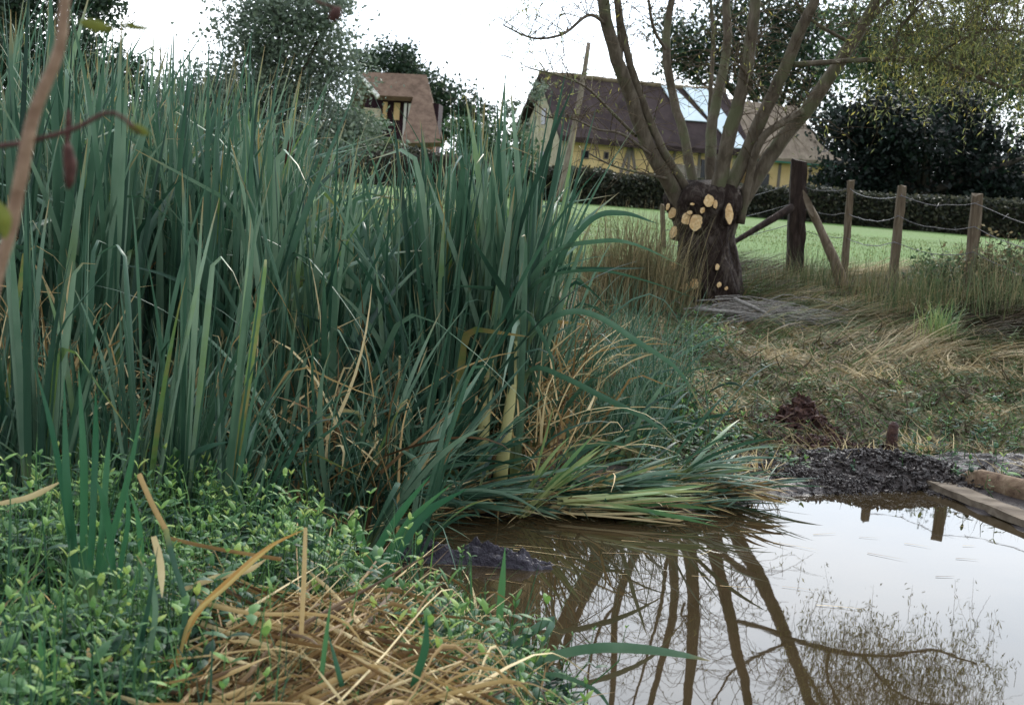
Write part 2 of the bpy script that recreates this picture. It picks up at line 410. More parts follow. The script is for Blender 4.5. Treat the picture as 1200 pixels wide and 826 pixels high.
M['timber'] = plain('grey timber', (.14, .11, .10), (.26, .22, .19), 8, .85, .4, (1, 1, .2))
M['whitewood'] = plain('white boards', (.6, .57, .52), (.78, .76, .70), 4)
M['glass'] = NT('dark window'); M['glass'] = M['glass'].bsdf((.012, .01, .016), .15, None, .5)
M['maroon'] = plain('painted loft shade', (.02, .008, .014), (.04, .015, .02), 3)  # dark colour stands in for the shade inside the loft opening
M['gutter'] = plain('green gutter', (.02, .12, .08), (.04, .18, .12), 3, .5)
M['brick'] = plain('old red brick', (.24, .11, .07), (.38, .2, .13), 9)
M['pinkpole'] = bark('pale pole bark', (.12, .09, .07), (.24, .19, .15), (.36, .30, .25), 12, (1, 1, .2), .3, .01)
M['wire'] = plain('fence wire', (.09, .085, .09), (.20, .19, .20), 20, .5)
M['spike'] = plain('brown seed head', (.04, .014, .008), (.09, .035, .02), 60, .9, .6)
M['neartwig'] = plain('near orange twig', (.20, .12, .075), (.34, .23, .15), 40, .7)
M['catkin'] = plain('dark red catkin', (.05, .022, .018), (.11, .05, .04), 60, .8)
M['nearleaf'] = plain('near olive leaf', (.10, .12, .02), (.22, .24, .04), 20, .5)
M['stalk'] = leafmat('pale cattail sheath', [(0, (.34, .33, .12)), (1, (.54, .48, .22))], rough=.5, trans=.1, tip=None, nscale=20)

# ---------------------------------------------------------------- camera, light, sky
cd = bpy.data.cameras.new('camera'); cam = bpy.data.objects.new('camera', cd); COL.objects.link(cam); scn.camera = cam
cr_, sr_ = math.cos(ROLL), math.sin(ROLL)
rx = XW * cr_ + UP * sr_; uy = -XW * sr_ + UP * cr_; bz = -FW
cam.matrix_world = Matrix(((rx[0], uy[0], bz[0], 0), (rx[1], uy[1], bz[1], 0), (rx[2], uy[2], bz[2], H), (0, 0, 0, 1)))
cd.sensor_width = 36; cd.lens = 36 * F / 1200; cd.clip_end = 3000; cd.clip_start = .05
cd.dof.use_dof = True; cd.dof.focus_distance = 8.0; cd.dof.aperture_fstop = 5.6
SAZ, SEL = R(16), R(32)
w = bpy.data.worlds.new('World'); scn.world = w; w.use_nodes = True
nt = w.node_tree; nt.nodes.clear()
wo = nt.nodes.new('ShaderNodeOutputWorld'); bg = nt.nodes.new('ShaderNodeBackground'); bg.inputs[1].default_value = .1
sky = nt.nodes.new('ShaderNodeTexSky'); sky.sky_type = 'NISHITA'; sky.sun_disc = False; sky.sun_elevation = SEL; sky.sun_rotation = SAZ
tc = nt.nodes.new('ShaderNodeTexCoord')
nz = nt.nodes.new('ShaderNodeTexNoise'); nz.inputs['Scale'].default_value = 2.6; nz.inputs['Detail'].default_value = 5
mp = nt.nodes.new('ShaderNodeMapping'); mp.inputs['Scale'].default_value = (1, 1, 2.6)
nt.links.new(tc.outputs['Generated'], mp.inputs[0]); nt.links.new(mp.outputs[0], nz.inputs['Vector'])
cr = nt.nodes.new('ShaderNodeValToRGB'); cr.color_ramp.elements[0].position = .35; cr.color_ramp.elements[1].position = .7
cr.color_ramp.elements[0].color = (.66, .76, .88, 1); cr.color_ramp.elements[1].color = (.93, .96, 1.0, 1)
nt.links.new(nz.outputs['Fac'], cr.inputs[0])
# thin overcast: brighter towards the veiled sun
vd = nt.nodes.new('ShaderNodeVectorMath'); vd.operation = 'DOT_PRODUCT'
vn = nt.nodes.new('ShaderNodeVectorMath'); vn.operation = 'NORMALIZE'
nt.links.new(tc.outputs['Generated'], vn.inputs[0]); nt.links.new(vn.outputs[0], vd.inputs[0])
vd.inputs[1].default_value = (math.sin(SAZ) * math.cos(R(17)), math.cos(SAZ) * math.cos(R(17)), math.sin(R(17)))
mr = nt.nodes.new('ShaderNodeMapRange'); mr.interpolation_type = 'SMOOTHSTEP'
mr.inputs['From Min'].default_value = -.1; mr.inputs['From Max'].default_value = 1.0
mr.inputs['To Min'].default_value = 11.0; mr.inputs['To Max'].default_value = 28.0
nt.links.new(vd.outputs['Value'], mr.inputs['Value'])
sc = nt.nodes.new('ShaderNodeVectorMath'); sc.operation = 'SCALE'
nt.links.new(cr.outputs[0], sc.inputs[0]); nt.links.new(mr.outputs[0], sc.inputs['Scale'])
mx = nt.nodes.new('ShaderNodeMix'); mx.data_type = 'RGBA'; mx.inputs[0].default_value = .85
nt.links.new(sky.outputs[0], mx.inputs[6]); nt.links.new(sc.outputs[0], mx.inputs[7])
nt.links.new(mx.outputs[2], bg.inputs[0]); nt.links.new(bg.outputs[0], wo.inputs[0])
sd = bpy.data.lights.new('sun', 'SUN'); sd.energy = 2.2; sd.angle = R(11); sd.color = (1, .95, .87)
so = bpy.data.objects.new('sun', sd); COL.objects.link(so)
dirv = Vector((math.sin(SAZ) * math.cos(SEL), math.cos(SAZ) * math.cos(SEL), math.sin(SEL)))
so.rotation_euler = dirv.to_track_quat('Z', 'Y').to_euler(); so.location = (5, 5, 30)
vs = scn.view_settings; vs.view_transform = 'Standard'; vs.look = 'None'; vs.gamma = 1; vs.use_curve_mapping = False; vs.exposure = 0.48

# ---------------------------------------------------------------- ground + water
def warp(n, c, lo, hi, k):
    a = math.asinh((lo - c) / k); b = math.asinh((hi - c) / k)
    return c + k * np.sinh(np.linspace(a, b, n))
gx = warp(330, 1.2, -450, 450, 3.5); gy = warp(380, 8.0, -25, 900, 3.2)
X, Y = np.meshgrid(gx, gy); Z = height(X, Y)
Z = np.where(Y > 150, Z - (Y - 150) * .001, Z)
idx = np.arange(X.size).reshape(X.shape)
mb = MB(); mb.add(np.stack([X, Y, Z], -1), np.stack([idx[:-1, :-1], idx[:-1, 1:], idx[1:, 1:], idx[1:, :-1]], -1).reshape(-1, 4))
tag(mb.build('ground', M['ground']), kind='structure')
mb = MB(); x0, y0 = POND.min(0) - .4; x1, y1 = POND.max(0) + .4
mb.add([(x0, y0, 0), (x1, y0, 0), (x1, y1, 0), (x0, y1, 0)], [(0, 1, 2, 3)])
tag(mb.build('pond_water', M['water']), kind='structure')

# ---------------------------------------------------------------- cattails
def cattail_proto(kind, seed):
    """unit-length plant: base at origin"""
    g = rng
    n = {'upright': 9, 'arching': 8, 'leaning': 8}[kind]
    fan = g.random() * np.pi
    k = np.arange(n) - (n - 1) / 2
    phi = np.where(k > 0, fan, fan + np.pi) + g.normal(0, .35, n)
    t0 = np.abs(k) * .028 + g.random(n) ** 2 * .12
    L = .48 + .5 * g.random(n); L[np.argmin(np.abs(k))] = 1.0
    W = .0135 * (.6 + .8 * g.random(n))
    bend = g.random(n) ** 3 * .42 + .02
    kink = np.where(g.random(n) < .2, g.random(n) * 1.6 + .8, 0.0); kpos = .45 + .45 * g.random(n)
    if kind == 'arching': bend = .15 + g.random(n) ** 1.5 * 1.3; t0 = t0 * 2 + .05; kink *= 1
    if kind == 'leaning': bend = .4 + g.random(n) * .9; t0 = t0 + .15
    base = np.stack([np.cos(phi), np.sin(phi), np.zeros(n)], 1) * .006 * np.abs(k)[:, None]
    mb = MB()
    r = g.random(n) * .85
    if g.random() < .45: r[g.integers(n)] = 1.0
    blades(mb, base, phi, t0, bend, L, W, S=16, rnd=r, p=2.0, twist=1.6, tw0=g.normal(0, .9, n), fold=.35, kink=kink, kpos=kpos, prof='reed', wob=.25)
    # sheath
    return mb
protos = []
for i, kd in enumerate(['upright'] * 11 + ['arching'] * 5 + ['leaning'] * 5):
    o = cattail_proto(kd, i).build('cattail_plant', M['reed']); protos.append((kd, o))
U_ENV = [-80, 0, 80, 150, 250, 330, 400, 440, 490, 530, 560, 600, 640, 680, 705, 740]
V_ENV = [-110, -80, -50, -15, 10, 45, 90, 145, 165, 125, 78, 82, 115, 180, 235, 300]
used = set()
def place_cattail(u, D, vtop, kinds, label, group, lean=None, rz=None):
    base = gpt(u, D); top = at(u, vtop, D)[2]
    L = max(.5, (top - base[2]) * 1.04)
    cands = [i for i, (k, o) in enumerate(protos) if k in kinds]
    i = random.choice(cands); src = protos[i][1]
    if i in used: o = src.copy(); COL.objects.link(o)
    else: o = src; used.add(i)
    o.location = base - np.array([0, 0, .02]); o.scale = (L * random.uniform(.9, 1.25),) * 2 + (L,)
    ln = lean if lean else (random.gauss(0, .06), random.gauss(0.02, .085))
    o.rotation_euler = (ln[0], ln[1], random.uniform(0, 6.28) if rz is None else rz)
    tag(o, label, 'cattail', group); return o
for_cleanup = 1
GR = 'cattails of the dense reed bed'
for i in range(200):                       # the dense bed
    u = random.uniform(-70, 645); D = random.uniform(7.2, 11.2)
    if u > 540 and D < 8.2: D += .9
    env = np.interp(u + 32, U_ENV, V_ENV)
    place_cattail(u, D, env + abs(random.gauss(0, 75)) + (D - 7.5) * 8, ['upright'] if random.random() < .68 else ['arching', 'leaning'],
                  'tall blue green cattail with long narrow leaves crowded in the reed bed', GR)
for i in range(34):                        # tall clump nearest the pond
    u = random.choice([random.gauss(500, 14), random.gauss(565, 20), random.gauss(612, 16)]); D = random.uniform(7.95, 8.8)
    env = np.interp(u + 32, U_ENV, V_ENV)
    place_cattail(u, D, env + abs(random.gauss(0, 35)), ['upright'],
                  'dark green upright cattail of the tall clump at the edge of the pond', 'cattails of the tall clump by the pond', lean=(random.gauss(0, .03), (u - 585) * .0002 + random.gauss(0, .02) - .01))
for i in range(90):                        # shorter, leaning ones in front
    u = random.uniform(-40, 500); D = random.uniform(5.9, 7.1) + (.6 if u > 300 else 0)
    v = random.uniform(300, 480)
    place_cattail(u, D, v, ['leaning', 'upright'], 'short green cattail leaning outwards along the front of the reed bed', 'short cattails along the front of the reed bed',
                  lean=(random.gauss(0, .15), random.gauss(.32, .22)))
for i in range(24):                        # taller ones reaching forward at the left
    u = random.uniform(-60, 300); D = random.uniform(5.8, 6.8)
    place_cattail(u, D, random.uniform(180, 430), ['upright'], 'upright cattail standing forward of the bed among the nettles at left', 'cattails standing forward at the left', lean=(random.gauss(0, .05), random.gauss(.06, .09)))
# the rest of the bed as one mass
mb = MB()
def reed_mass(mb, n, uf, Df, vtf, nl=7):
    bs, ph, t0, be, LL, WW, rr, kk, kp = [], [], [], [], [], [], [], [], []
    for i in range(n):
        u = uf(); D = Df(u); b = gpt(u, D); L = max(.35, at(u, vtf(u, D), D)[2] - b[2]) * 1.03
        fan = random.uniform(0, 6.28); ll = random.gauss(0.02, .06)
        for k in range(nl):
            bs.append(b + np.array([random.gauss(0, .02), random.gauss(0, .02), -.02])); ph.append(fan + (np.pi if k % 2 else 0) + random.gauss(0, .4))
            t0.append(abs(random.gauss(.05, .10))); be.append(random.random() ** 3 * .9 + .02); LL.append(L * random.uniform(.45, 1)); WW.append(random.uniform(.015, .028))
            rr.append(random.random() * .93 if random.random() < .93 else 1.0); kk.append(random.uniform(.8, 2.4) if random.random() < .14 else 0); kp.append(random.uniform(.5, .9))
    blades(mb, np.array(bs), np.array(ph), np.array(t0), np.array(be), np.array(LL), np.array(WW), S=12, rnd=np.array(rr), p=2, twist=1.5,
           tw0=rng.normal(0, .9, len(bs)), fold=.3, kink=np.array(kk), kpos=np.array(kp), prof='reed', wob=.3)
reed_mass(mb, 420, lambda: random.uniform(-120, 640), lambda u: random.uniform(8.0 if u < 500 else 8.8, 13.5), lambda u, D: np.interp(u + 32, U_ENV, V_ENV) + abs(random.gauss(20, 60)) + (D - 8) * 7)
reed_mass(mb, 130, lambda: random.uniform(-60, 540), lambda u: random.uniform(7.3, 9.0) if u < 500 else random.uniform(8.6, 9.4), lambda u, D: random.uniform(300, 470), 6)
tag(mb.build('reed_bed', M['reed']), 'mass of dark teal cattail leaves deep inside the reed bed', 'reeds', kind='stuff')

# dead leaves inside the bed
mb = MB(); bs = []; 
for i in range(2100):
    u = random.choice([random.uniform(-40, 680), random.gauss(40, 40), random.gauss(400, 60), random.gauss(610, 40)]); u = min(max(u, -60), 690)
    D = random.uniform(6.6, 9.5) + (1.2 if u > 480 else 0); b = gpt(u, D); b[2] += random.random() ** 2 * .5; bs.append(b)
bs = np.array(bs); n = len(bs)
blades(mb, bs, rng.random(n) * 6.28, rng.random(n) * 1.2, rng.normal(.6, .6, n), .25 + rng.random(n) * .7, .008 + rng.random(n) * .014, S=8, rnd=rng.random(n), twist=3, tw0=rng.normal(0, 1, n),
       kink=np.where(rng.random(n) < .4, 1.5, 0.), kpos=rng.random(n) * .7 + .2, prof='grass', wob=1)
tag(mb.build('dead_reed_leaves', M['dead']), 'withered tan leaves tangled low among the cattails', 'dead leaves', kind='stuff')

# low lodged green leaves in front of the bed
mb = MB(); bs = []; hd = []
for i in range(1500):
    u = random.uniform(60, 780) if random.random() < .4 else random.gauss(420, 130); u = min(u, 850)
    v = random.uniform(455, 610) - (30 if u < 250 else 0)
    if v > 596: v = 596
    if 535 < u < 625 and v < 572: continue
    if 500 < u < 535 and random.random() < .5: continue
    p = onz(u, v, .12)
    if pond_d(p[0], p[1]) < .02 or u < 0: continue
    p[2] = gz(p[0], p[1]) + random.random() * .18; bs.append(p); hd.append(random.gauss(-.15, .9))
bs = np.array(bs); n = len(bs)
blades(mb, bs, np.array(hd), .35 + rng.random(n) * .8, .3 + rng.random(n) * 1.0, .25 + rng.random(n) * .55, .012 + rng.random(n) * .016, S=9, rnd=rng.random(n) * .97, twist=1.2, tw0=rng.normal(0, .7, n), fold=.3, prof='reed', wob=.6)
tag(mb.build('lodged_leaves', M['reed']), 'low tangle of fallen green cattail leaves along the foot of the reeds', 'fallen leaves', kind='stuff')

# hero plants at the pond edge
r1 = empty('cattail_plant', gpt(572, 7.85), 'cattail with a thick yellowish stalk standing left in the clump by the pond', 'cattail')
r2 = empty('cattail_plant', gpt(596, 7.8), 'cattail with a bright straw coloured stalk and long leaves arching right over the bank', 'cattail')
def hero(root, stalk, leaves, mat='reed', w=.032):
    L0 = Vector(root.location); bpy.context.view_layer.update()
    mb = MB(); P = catmull(pxs(stalk), 12); tube(mb, P - np.array(L0), np.linspace(.042, .02, 12), 8, rnd=.5, flat=.5)
    mb.build('stalk', M['stalk'], root)
    for l in leaves:
        mb = MB(); strap(mb, np.array(pxs(l)) - np.array(L0), w, 22, rnd=random.random() * .8, tw=random.gauss(0.2, .3), tw1=random.gauss(.6, .5)); mb.build('leaf', M[mat], root)
hero(r1, [(564, 562, 7.85), (566, 510, 7.85), (572, 455, 7.9), (577, 410, 8)],
     [[(576, 450, 8.1), (572, 350, 8.1), (560, 200, 8.1), (545, 110, 8.1)], [(576, 450, 8.1), (585, 330, 8.1), (590, 200, 8.1), (592, 85, 8.1)],
      [(575, 460, 8.08), (560, 380, 8.0), (520, 260, 7.9), (500, 205, 7.9)], [(577, 440, 8.05), (600, 300, 8), (640, 180, 7.9), (672, 100, 7.9)],
      [(572, 460, 8.05), (573, 400, 7.95), (583, 380, 7.9), (598, 366, 7.85), (618, 370, 7.8), (634, 392, 7.75), (648, 425, 7.7), (651, 462, 7.7)]])
hero(r2, [(585, 568, 7.8), (592, 515, 7.8), (600, 455, 7.85), (606, 400, 7.9)],
     [[(604, 430, 8), (612, 350, 8), (649, 296, 7.95), (700, 283, 7.9), (743, 286, 7.85), (809, 316, 7.8)],
      [(604, 440, 8), (610, 360, 8), (640, 325, 7.9), (700, 317, 7.8), (757, 329, 7.7), (819, 351, 7.7)],
      [(603, 450, 8), (625, 390, 8), (663, 366, 7.9), (701, 371, 7.9), (748, 401, 7.8), (795, 434, 7.8), (826, 485, 7.8)],
      [(601, 470, 8), (625, 432, 7.9), (663, 443, 7.8), (710, 467, 7.7), (758, 491, 7.7), (797, 521, 7.7)],
      [(604, 420, 8), (612, 300, 8), (606, 190, 8), (598, 100, 8)], [(604, 420, 8), (630, 300, 8), (650, 210, 8), (662, 130, 8)],
      [(604, 430, 8), (640, 330, 8), (690, 260, 7.9), (730, 250, 7.9), (770, 262, 7.9)]])
for (u, vb, vt, ub, lab) in ((207, 222, 168, 200, 'cattail carrying a dark brown seed spike at the left of the reed bed'), (335, 195, 160, 328, 'cattail with a small brown seed spike just left of the timber cottage')):
    rt = empty('cattail_plant', gpt(ub, 8.6), lab, 'cattail'); L0 = np.array(rt.location)
    mb = MB(); tube(mb, catmull(pxs([(ub, 560, 8.6), (ub + 1, 400, 8.6), (u, vb, 8.6)]), 10) - L0, .006, 5); mb.build('stem', M['reed'], rt)
    mb = MB(); tube(mb, catmull(pxs([(u, vb, 8.6), (u + 3, (vb + vt) / 2, 8.6), (u + 7, vt, 8.6)]), 8) - L0, [.005, .013, .014, .014, .014, .014, .013, .004], 8); mb.build('seed_head', M['spike'], rt)
    mb = MB(); tube(mb, np.array(pxs([(u + 7, vt, 8.6), (u + 9, vt - 15, 8.6), (u + 12, vt - 40, 8.6)])) - L0, [.004, .003, .002], 4); mb.build('tip', M['dead'], rt)

# fallen sheaves at the water's edge
def sheaf(u, v, z, n, head, hs, L, w, mat, label, t0=(1.35, .12), bend=.2, rnd=None):
    p = onz(u, v, z); mb = MB(); b = p[None] + rng.normal(0, .03, (n, 3)) * [1, 1, .6]
    blades(mb, b, head + rng.normal(0, hs, n), t0[0] + rng.normal(0, t0[1], n), rng.normal(bend, .12, n), L * (.6 + .4 * rng.random(n)), w * (.7 + .5 * rng.random(n)), S=14, rnd=rng.random(n) if rnd is None else rnd,
           twist=1.0, tw0=rng.normal(0, .5, n), fold=.3, prof='reed', wob=.4, p=1.3)
    mb.v = [np.stack([q[:, 0], q[:, 1], np.maximum(q[:, 2], .006 + .02 * rng.random(len(q)))], 1) for q in mb.v]
    o = mb.build('fallen_cattail', M[mat], loc=p); return tag(o, label, 'fallen cattail')
sheaf(655, 590, .07, 20, .05, .14, .90, .028, 'pale', 'fallen cattail with yellow leaves lying along the edge of the water', t0=(1.46, .06), bend=.14)
sheaf(700, 572, .12, 38, .3, .25, .60, .024, 'reed', 'fallen green cattail sheaf lying behind the yellow leaves on the shore')
sheaf(500, 588, .08, 30, .1, .3, .8, .026, 'reed', 'fallen green cattail sprawled at the waterline left of the pale fan', bend=.25)
sheaf(795, 560, .14, 26, .1, .45, .75, .02, 'reed', 'small fallen cattail spread out at the right end of the reeds', t0=(1.15, .25), bend=.4)
sheaf(608, 602, .02, 16, .15, .3, .62, .028, 'pale', 'pale green fan of fresh leaves rising from the waterline', t0=(.75, .2), bend=.25)
sheaf(455, 600, .06, 18, .5, .5, .5, .02, 'dead', 'withered tan cattail crumpled on the shore left of the pale fan', t0=(.6, .4), bend=.9)
sheaf(640, 596, .04, 16, .02, .05, 1.0, .014, 'dead', 'straw coloured dead leaves floating along the waterline', t0=(1.55, .02), bend=.0)
sheaf(862, 576, .09, 26, .1, .6, .38, .018, 'dead', 'curled dead cattail leaves at the tip of the reed bank', t0=(1.3, .15), bend=.4)

# matted leaves hiding the waterline under the reeds
mb = MB(); bs = []
SP = [onz(u, v, 0) for u, v in ((430, 640), (470, 608), (560, 602), (700, 599), (800, 595), (870, 588))]
for i in range(1500):
    t = random.random() * (len(SP) - 1.001); k = int(t); p = SP[k] + (SP[k + 1] - SP[k]) * (t - k); p = p + np.array([random.gauss(0, .05), random.gauss(.12, .13), 0])
    if float(pond_d(p[0], p[1])) < -.04: continue
    p[2] = max(.0, gz(p[0], p[1])) + random.random() * .06; bs.append(p)
bs = np.array(bs); n = len(bs); g_ = rng.random(n) < .45
hd = rng.normal(-.1, 1.0, n)
blades(mb, bs[g_], hd[g_], 1.15 + rng.random(g_.sum()) * .4, rng.random(g_.sum()) * .35, .12 + rng.random(g_.sum()) * .35, .008 + rng.random(g_.sum()) * .012, S=7, rnd=rng.random(g_.sum()) * .9, tw0=rng.normal(0, .7, g_.sum()), prof='reed', fold=.3, wob=.8)
g2 = ~g_
blades(mb, bs[g2], hd[g2], 1.1 + rng.random(g2.sum()) * .45, rng.random(g2.sum()) * .4, .08 + rng.random(g2.sum()) * .3, .006 + rng.random(g2.sum()) * .012, S=7, rnd=rng.random(g2.sum()), tw0=rng.normal(0, .9, g2.sum()), mi=1, wob=1)
mb.v = [np.stack([q[:, 0], q[:, 1], np.maximum(q[:, 2], .004)], 1) for q in mb.v]
tag(mb.build('shore_litter', [M['reed'], M['dead']]), 'matted green and tan leaves along the waterline under the reeds', 'litter', kind='stuff')

# ---------------------------------------------------------------- nettles (lower left)
def nettle_plants(mb, bases, hts, tilt=.15, ls=.052, mi=0, top=None):
    B, PH, T0, BE, LN, WD, RR = [], [], [], [], [], [], []
    for b, h in zip(bases, hts):
        tx, ty = random.gauss(0, tilt), random.gauss(0, tilt); end = b + np.array([tx * h, ty * h, h])
        mid = (b + end) / 2 + np.array([tx * .1, ty * .1, 0]); tube(mb, [b, mid, end], [.0035, .003, .0015], 3, rnd=.55, cap=False)
        pls = random.choice([.55, .8, 1, 1.25, 1.6]); n = max(4, int(h / (.05 * pls ** .5))); rz = random.random() * 3; br = random.random()
        for k in range(n):
            f = (k + 1) / n; p = b + (end - b) * f; sz = pls * ls * (1.2 - .7 * f) * random.uniform(.6, 1.45)
            for s in range(2):
                B.append(p); PH.append(rz + k * 1.57 + s * np.pi + random.gauss(0, .2)); T0.append(1.0 - .5 * (f > .85) + random.gauss(0, .15)); BE.append(random.uniform(.3, 1.0))
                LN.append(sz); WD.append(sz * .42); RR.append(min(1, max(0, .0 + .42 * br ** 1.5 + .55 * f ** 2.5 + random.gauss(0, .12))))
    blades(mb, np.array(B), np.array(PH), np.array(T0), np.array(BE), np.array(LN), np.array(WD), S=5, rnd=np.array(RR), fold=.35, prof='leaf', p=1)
mb = MB(); bases = []; hts = []
tries = 0
heap_px = [(150, 850), (200, 770), (250, 715), (330, 690), (430, 690), (560, 740), (640, 800), (660, 900), (150, 900)]
def in_poly(u, v, poly):
    c = False
    for i in range(len(poly)):
        (ax, ay), (bx, by) = poly[i], poly[i - 1]
        if (ay > v) != (by > v) and u < (bx - ax) * (v - ay) / (by - ay) + ax: c = not c
    return c
while len(bases) < 1700 and tries < 60000:
    tries += 1
    u = random.uniform(-60, 680); v = random.uniform(590, 1040)
    if u > 425 and v < 705: continue
    p = onz(u, v, .38); d = float(pond_d(p[0], p[1]))
    if d < .03: continue
    if u < 120 and v < 650 and random.random() < .6: continue
    if in_poly(u, v, heap_px) and random.random() < .9: continue
    if in_poly(u, v - 45, heap_px) and random.random() < .8: continue
    cl = float(vnoise(np.array([p[0] * 3.3]), np.array([p[1] * 3.3]), 4)[0])
    if random.random() > .1 + 1.5 * cl * cl: continue
    p[2] = gz(p[0], p[1]) - .02; bases.append(p); hts.append((.05 + .36 * cl ** 1.5 * random.uniform(.3, 1.4)) * (1 if d > .3 else .7))
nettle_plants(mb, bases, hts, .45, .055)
# low broad leaves near the ground
nB = 5200; B = []
while len(B) < nB:
    p = onz(random.uniform(-60, 700), random.uniform(600, 1040), .4)
    if float(pond_d(p[0], p[1])) < .02: continue
    p[2] = gz(p[0], p[1]) + random.random() * .07; B.append(p)
B = np.array(B)
blades(mb, B, rng.random(nB) * 6.28, .9 + rng.random(nB) * .7, rng.normal(.3, .4, nB), .03 + rng.random(nB) * .04, .018 + rng.random(nB) * .02, S=5, rnd=rng.random(nB) ** 1.6 * .8, fold=.3, prof='leaf', p=1, tw0=rng.normal(0, .5, nB))
b3 = np.array([onz(random.uniform(-40, 640), random.uniform(610, 980), .4) for _ in range(1500)])
b3 = b3[pond_d(b3[:, 0], b3[:, 1]) > .03]; b3[:, 2] = height(b3[:, 0], b3[:, 1]); n3 = len(b3)
blades(mb, b3, rng.random(n3) * 6.28, rng.random(n3) * .7, rng.random(n3) * .8, .08 + rng.random(n3) ** 2 * .4, .004 + rng.random(n3) * .008, S=7, rnd=.1 + .6 * rng.random(n3), wob=.5, fold=.3)
b4 = b3[::4] + [.02, .02, .05]; n4 = len(b4)
blades(mb, b4, rng.random(n4) * 6.28, .9 + rng.random(n4) * .6, rng.random(n4) * .5, .06 + rng.random(n4) * .25, .005 + rng.random(n4) * .01, S=6, rnd=rng.random(n4), wob=1, mi=1)
b2 = []; h2_ = []
for i in range(260):
    p = onz(random.uniform(30, 400) , random.uniform(585, 640), .35)
    if random.random() < .4: p = onz(random.uniform(450, 600), random.uniform(735, 850), .3)
    if float(pond_d(p[0], p[1])) < .04: continue
    p[2] = gz(p[0], p[1]) - .02; b2.append(p); h2_.append(random.uniform(.16, .36))
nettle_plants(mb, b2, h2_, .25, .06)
tag(mb.build('nettle_bed', [M['nettle'], M['dead']]), 'low bright green nettles and mint covering the near bank', 'nettles', kind='stuff')
hero_n = [(508, 716, .30, 'nettle sprig standing highest beside the pond water'), (465, 740, .26, 'bushy nettle between the straw heap and the pond'), (560, 790, .26, 'nettle growing at the lower pond edge right of the straw heap'),
          (115, 640, .34, 'yellow green nettle tip growing against the bright blades at left'), (235, 620, .34, 'nettle with lime green tips right of the broken brown stalk'),
          (290, 600, .30, 'nettle reaching up into the fallen leaves below the reeds'), (340, 640, .32, 'nettle standing just left of the upright dead stalk'), (60, 700, .28, 'pale nettle near the left edge of the bank')]
for u, v, h, lab in hero_n:
    p = onz(u, v, .33); p[2] = gz(p[0], p[1]); mb = MB()
    bb = [p + np.array([random.gauss(0, .04), random.gauss(0, .04), 0]) for _ in range(4)]
    nettle_plants(mb, bb, [h * random.uniform(.8, 1.25) for _ in bb], .12, .05)
    tag(mb.build('nettle_plant', M['nettle'], loc=p), lab, 'nettle', 'nettle sprigs standing out of the bank cover')

# bright upright blades near the camera
def blade_plant(u, v, D, blist, mat, label, w=.03, cat='cattail', name='cattail_plant'):
    p = at(u, v, D); mb = MB()
    for bl in blist: strap(mb, pxs([(a, b, D + random.uniform(-.06, .06)) for a, b in bl]), w * random.uniform(.8, 1.15), 16, rnd=random.random(), tw=random.gauss(0, .25), tw1=random.gauss(.2, .5))
    return tag(mb.build(name, M[mat], loc=p), label, cat)
blade_plant(100, 710, 4.3, [[(92, 715), (86, 640), (78, 560), (75, 440)], [(98, 715), (98, 640), (98, 540), (92, 430)], [(103, 712), (108, 620), (112, 520), (112, 455)], [(108, 712), (118, 640), (124, 560), (130, 490)],
            [(112, 712), (128, 640), (150, 560), (168, 470)], [(90, 700), (78, 600), (60, 500), (38, 420)]], 'reedbright', 'young cattail with broad bright green blades at left of the nettles', w=.022)
blade_plant(140, 700, 4.2, [[(135, 730), (142, 660), (150, 610), (148, 560)], [(140, 730), (155, 690), (165, 660), (162, 610), (150, 570)], [(135, 700), (130, 640), (122, 590), (112, 560)]], 'reedbright',
            'young cattail with drooping blades right of the broad bright blades', w=.02)
blade_plant(165, 840, 3.6, [[(148, 850), (160, 780), (172, 720), (185, 640)], [(160, 850), (170, 790), (182, 720), (176, 680), (160, 650)], [(150, 850), (150, 800), (165, 740), (178, 700)]], 'reed', 'grey green blades rising from the bottom edge left of the orange leaf', w=.016)
blade_plant(440, 700, 5.4, [[(432, 705), (440, 650), (470, 600), (505, 556)], [(436, 705), (450, 660), (480, 610), (530, 566)], [(440, 700), (470, 640), (500, 600), (548, 572)], [(445, 690), (425, 640), (420, 610)]], 'reedbright',
            'bright green cattail leaning right over the narrow end of the pond', w=.034)
blade_plant(52, 850, 3.5, [[(48, 850), (50, 800), (46, 736)], [(60, 850), (56, 810), (52, 780)]], 'reedbright', 'single bright blade at the bottom left corner', w=.02)
blade_plant(375, 850, 3.5, [[(370, 850), (378, 780), (388, 700)], [(412, 850), (400, 800), (384, 740)]], 'reedbright', 'narrow green blades standing in front of the straw heap', w=.014)
blade_plant(580, 770, 5.0, [[(578, 790), (584, 740), (588, 690), (592, 640)]], 'reedbright', 'single upright green blade at the pond edge beside the nettles', w=.028)
blade_plant(470, 850, 3.6, [[(478, 850), (486, 800), (498, 760), (500, 720)]], 'reedbright', 'short green blade at the bottom edge in front of the straw heap', w=.02)
blade_plant(585, 830, 4.8, [[(560, 840), (582, 806), (610, 785), (645, 769), (697, 759), (750, 760), (800, 767), (832, 774)]], 'reed', 'long dark green leaf arching right across the water', w=.036)
blade_plant(575, 850, 4.7, [[(560, 850), (575, 800), (600, 760), (625, 738), (648, 726), (640, 745), (628, 775)]], 'reed', 'folded grey green leaf bent over at the pond edge', w=.036)
blade_plant(600, 850, 4.6, [[(570, 850), (620, 800), (650, 790), (700, 810), (720, 840)]], 'reed', 'thin drooping green leaf at the bottom edge by the water', w=.022)
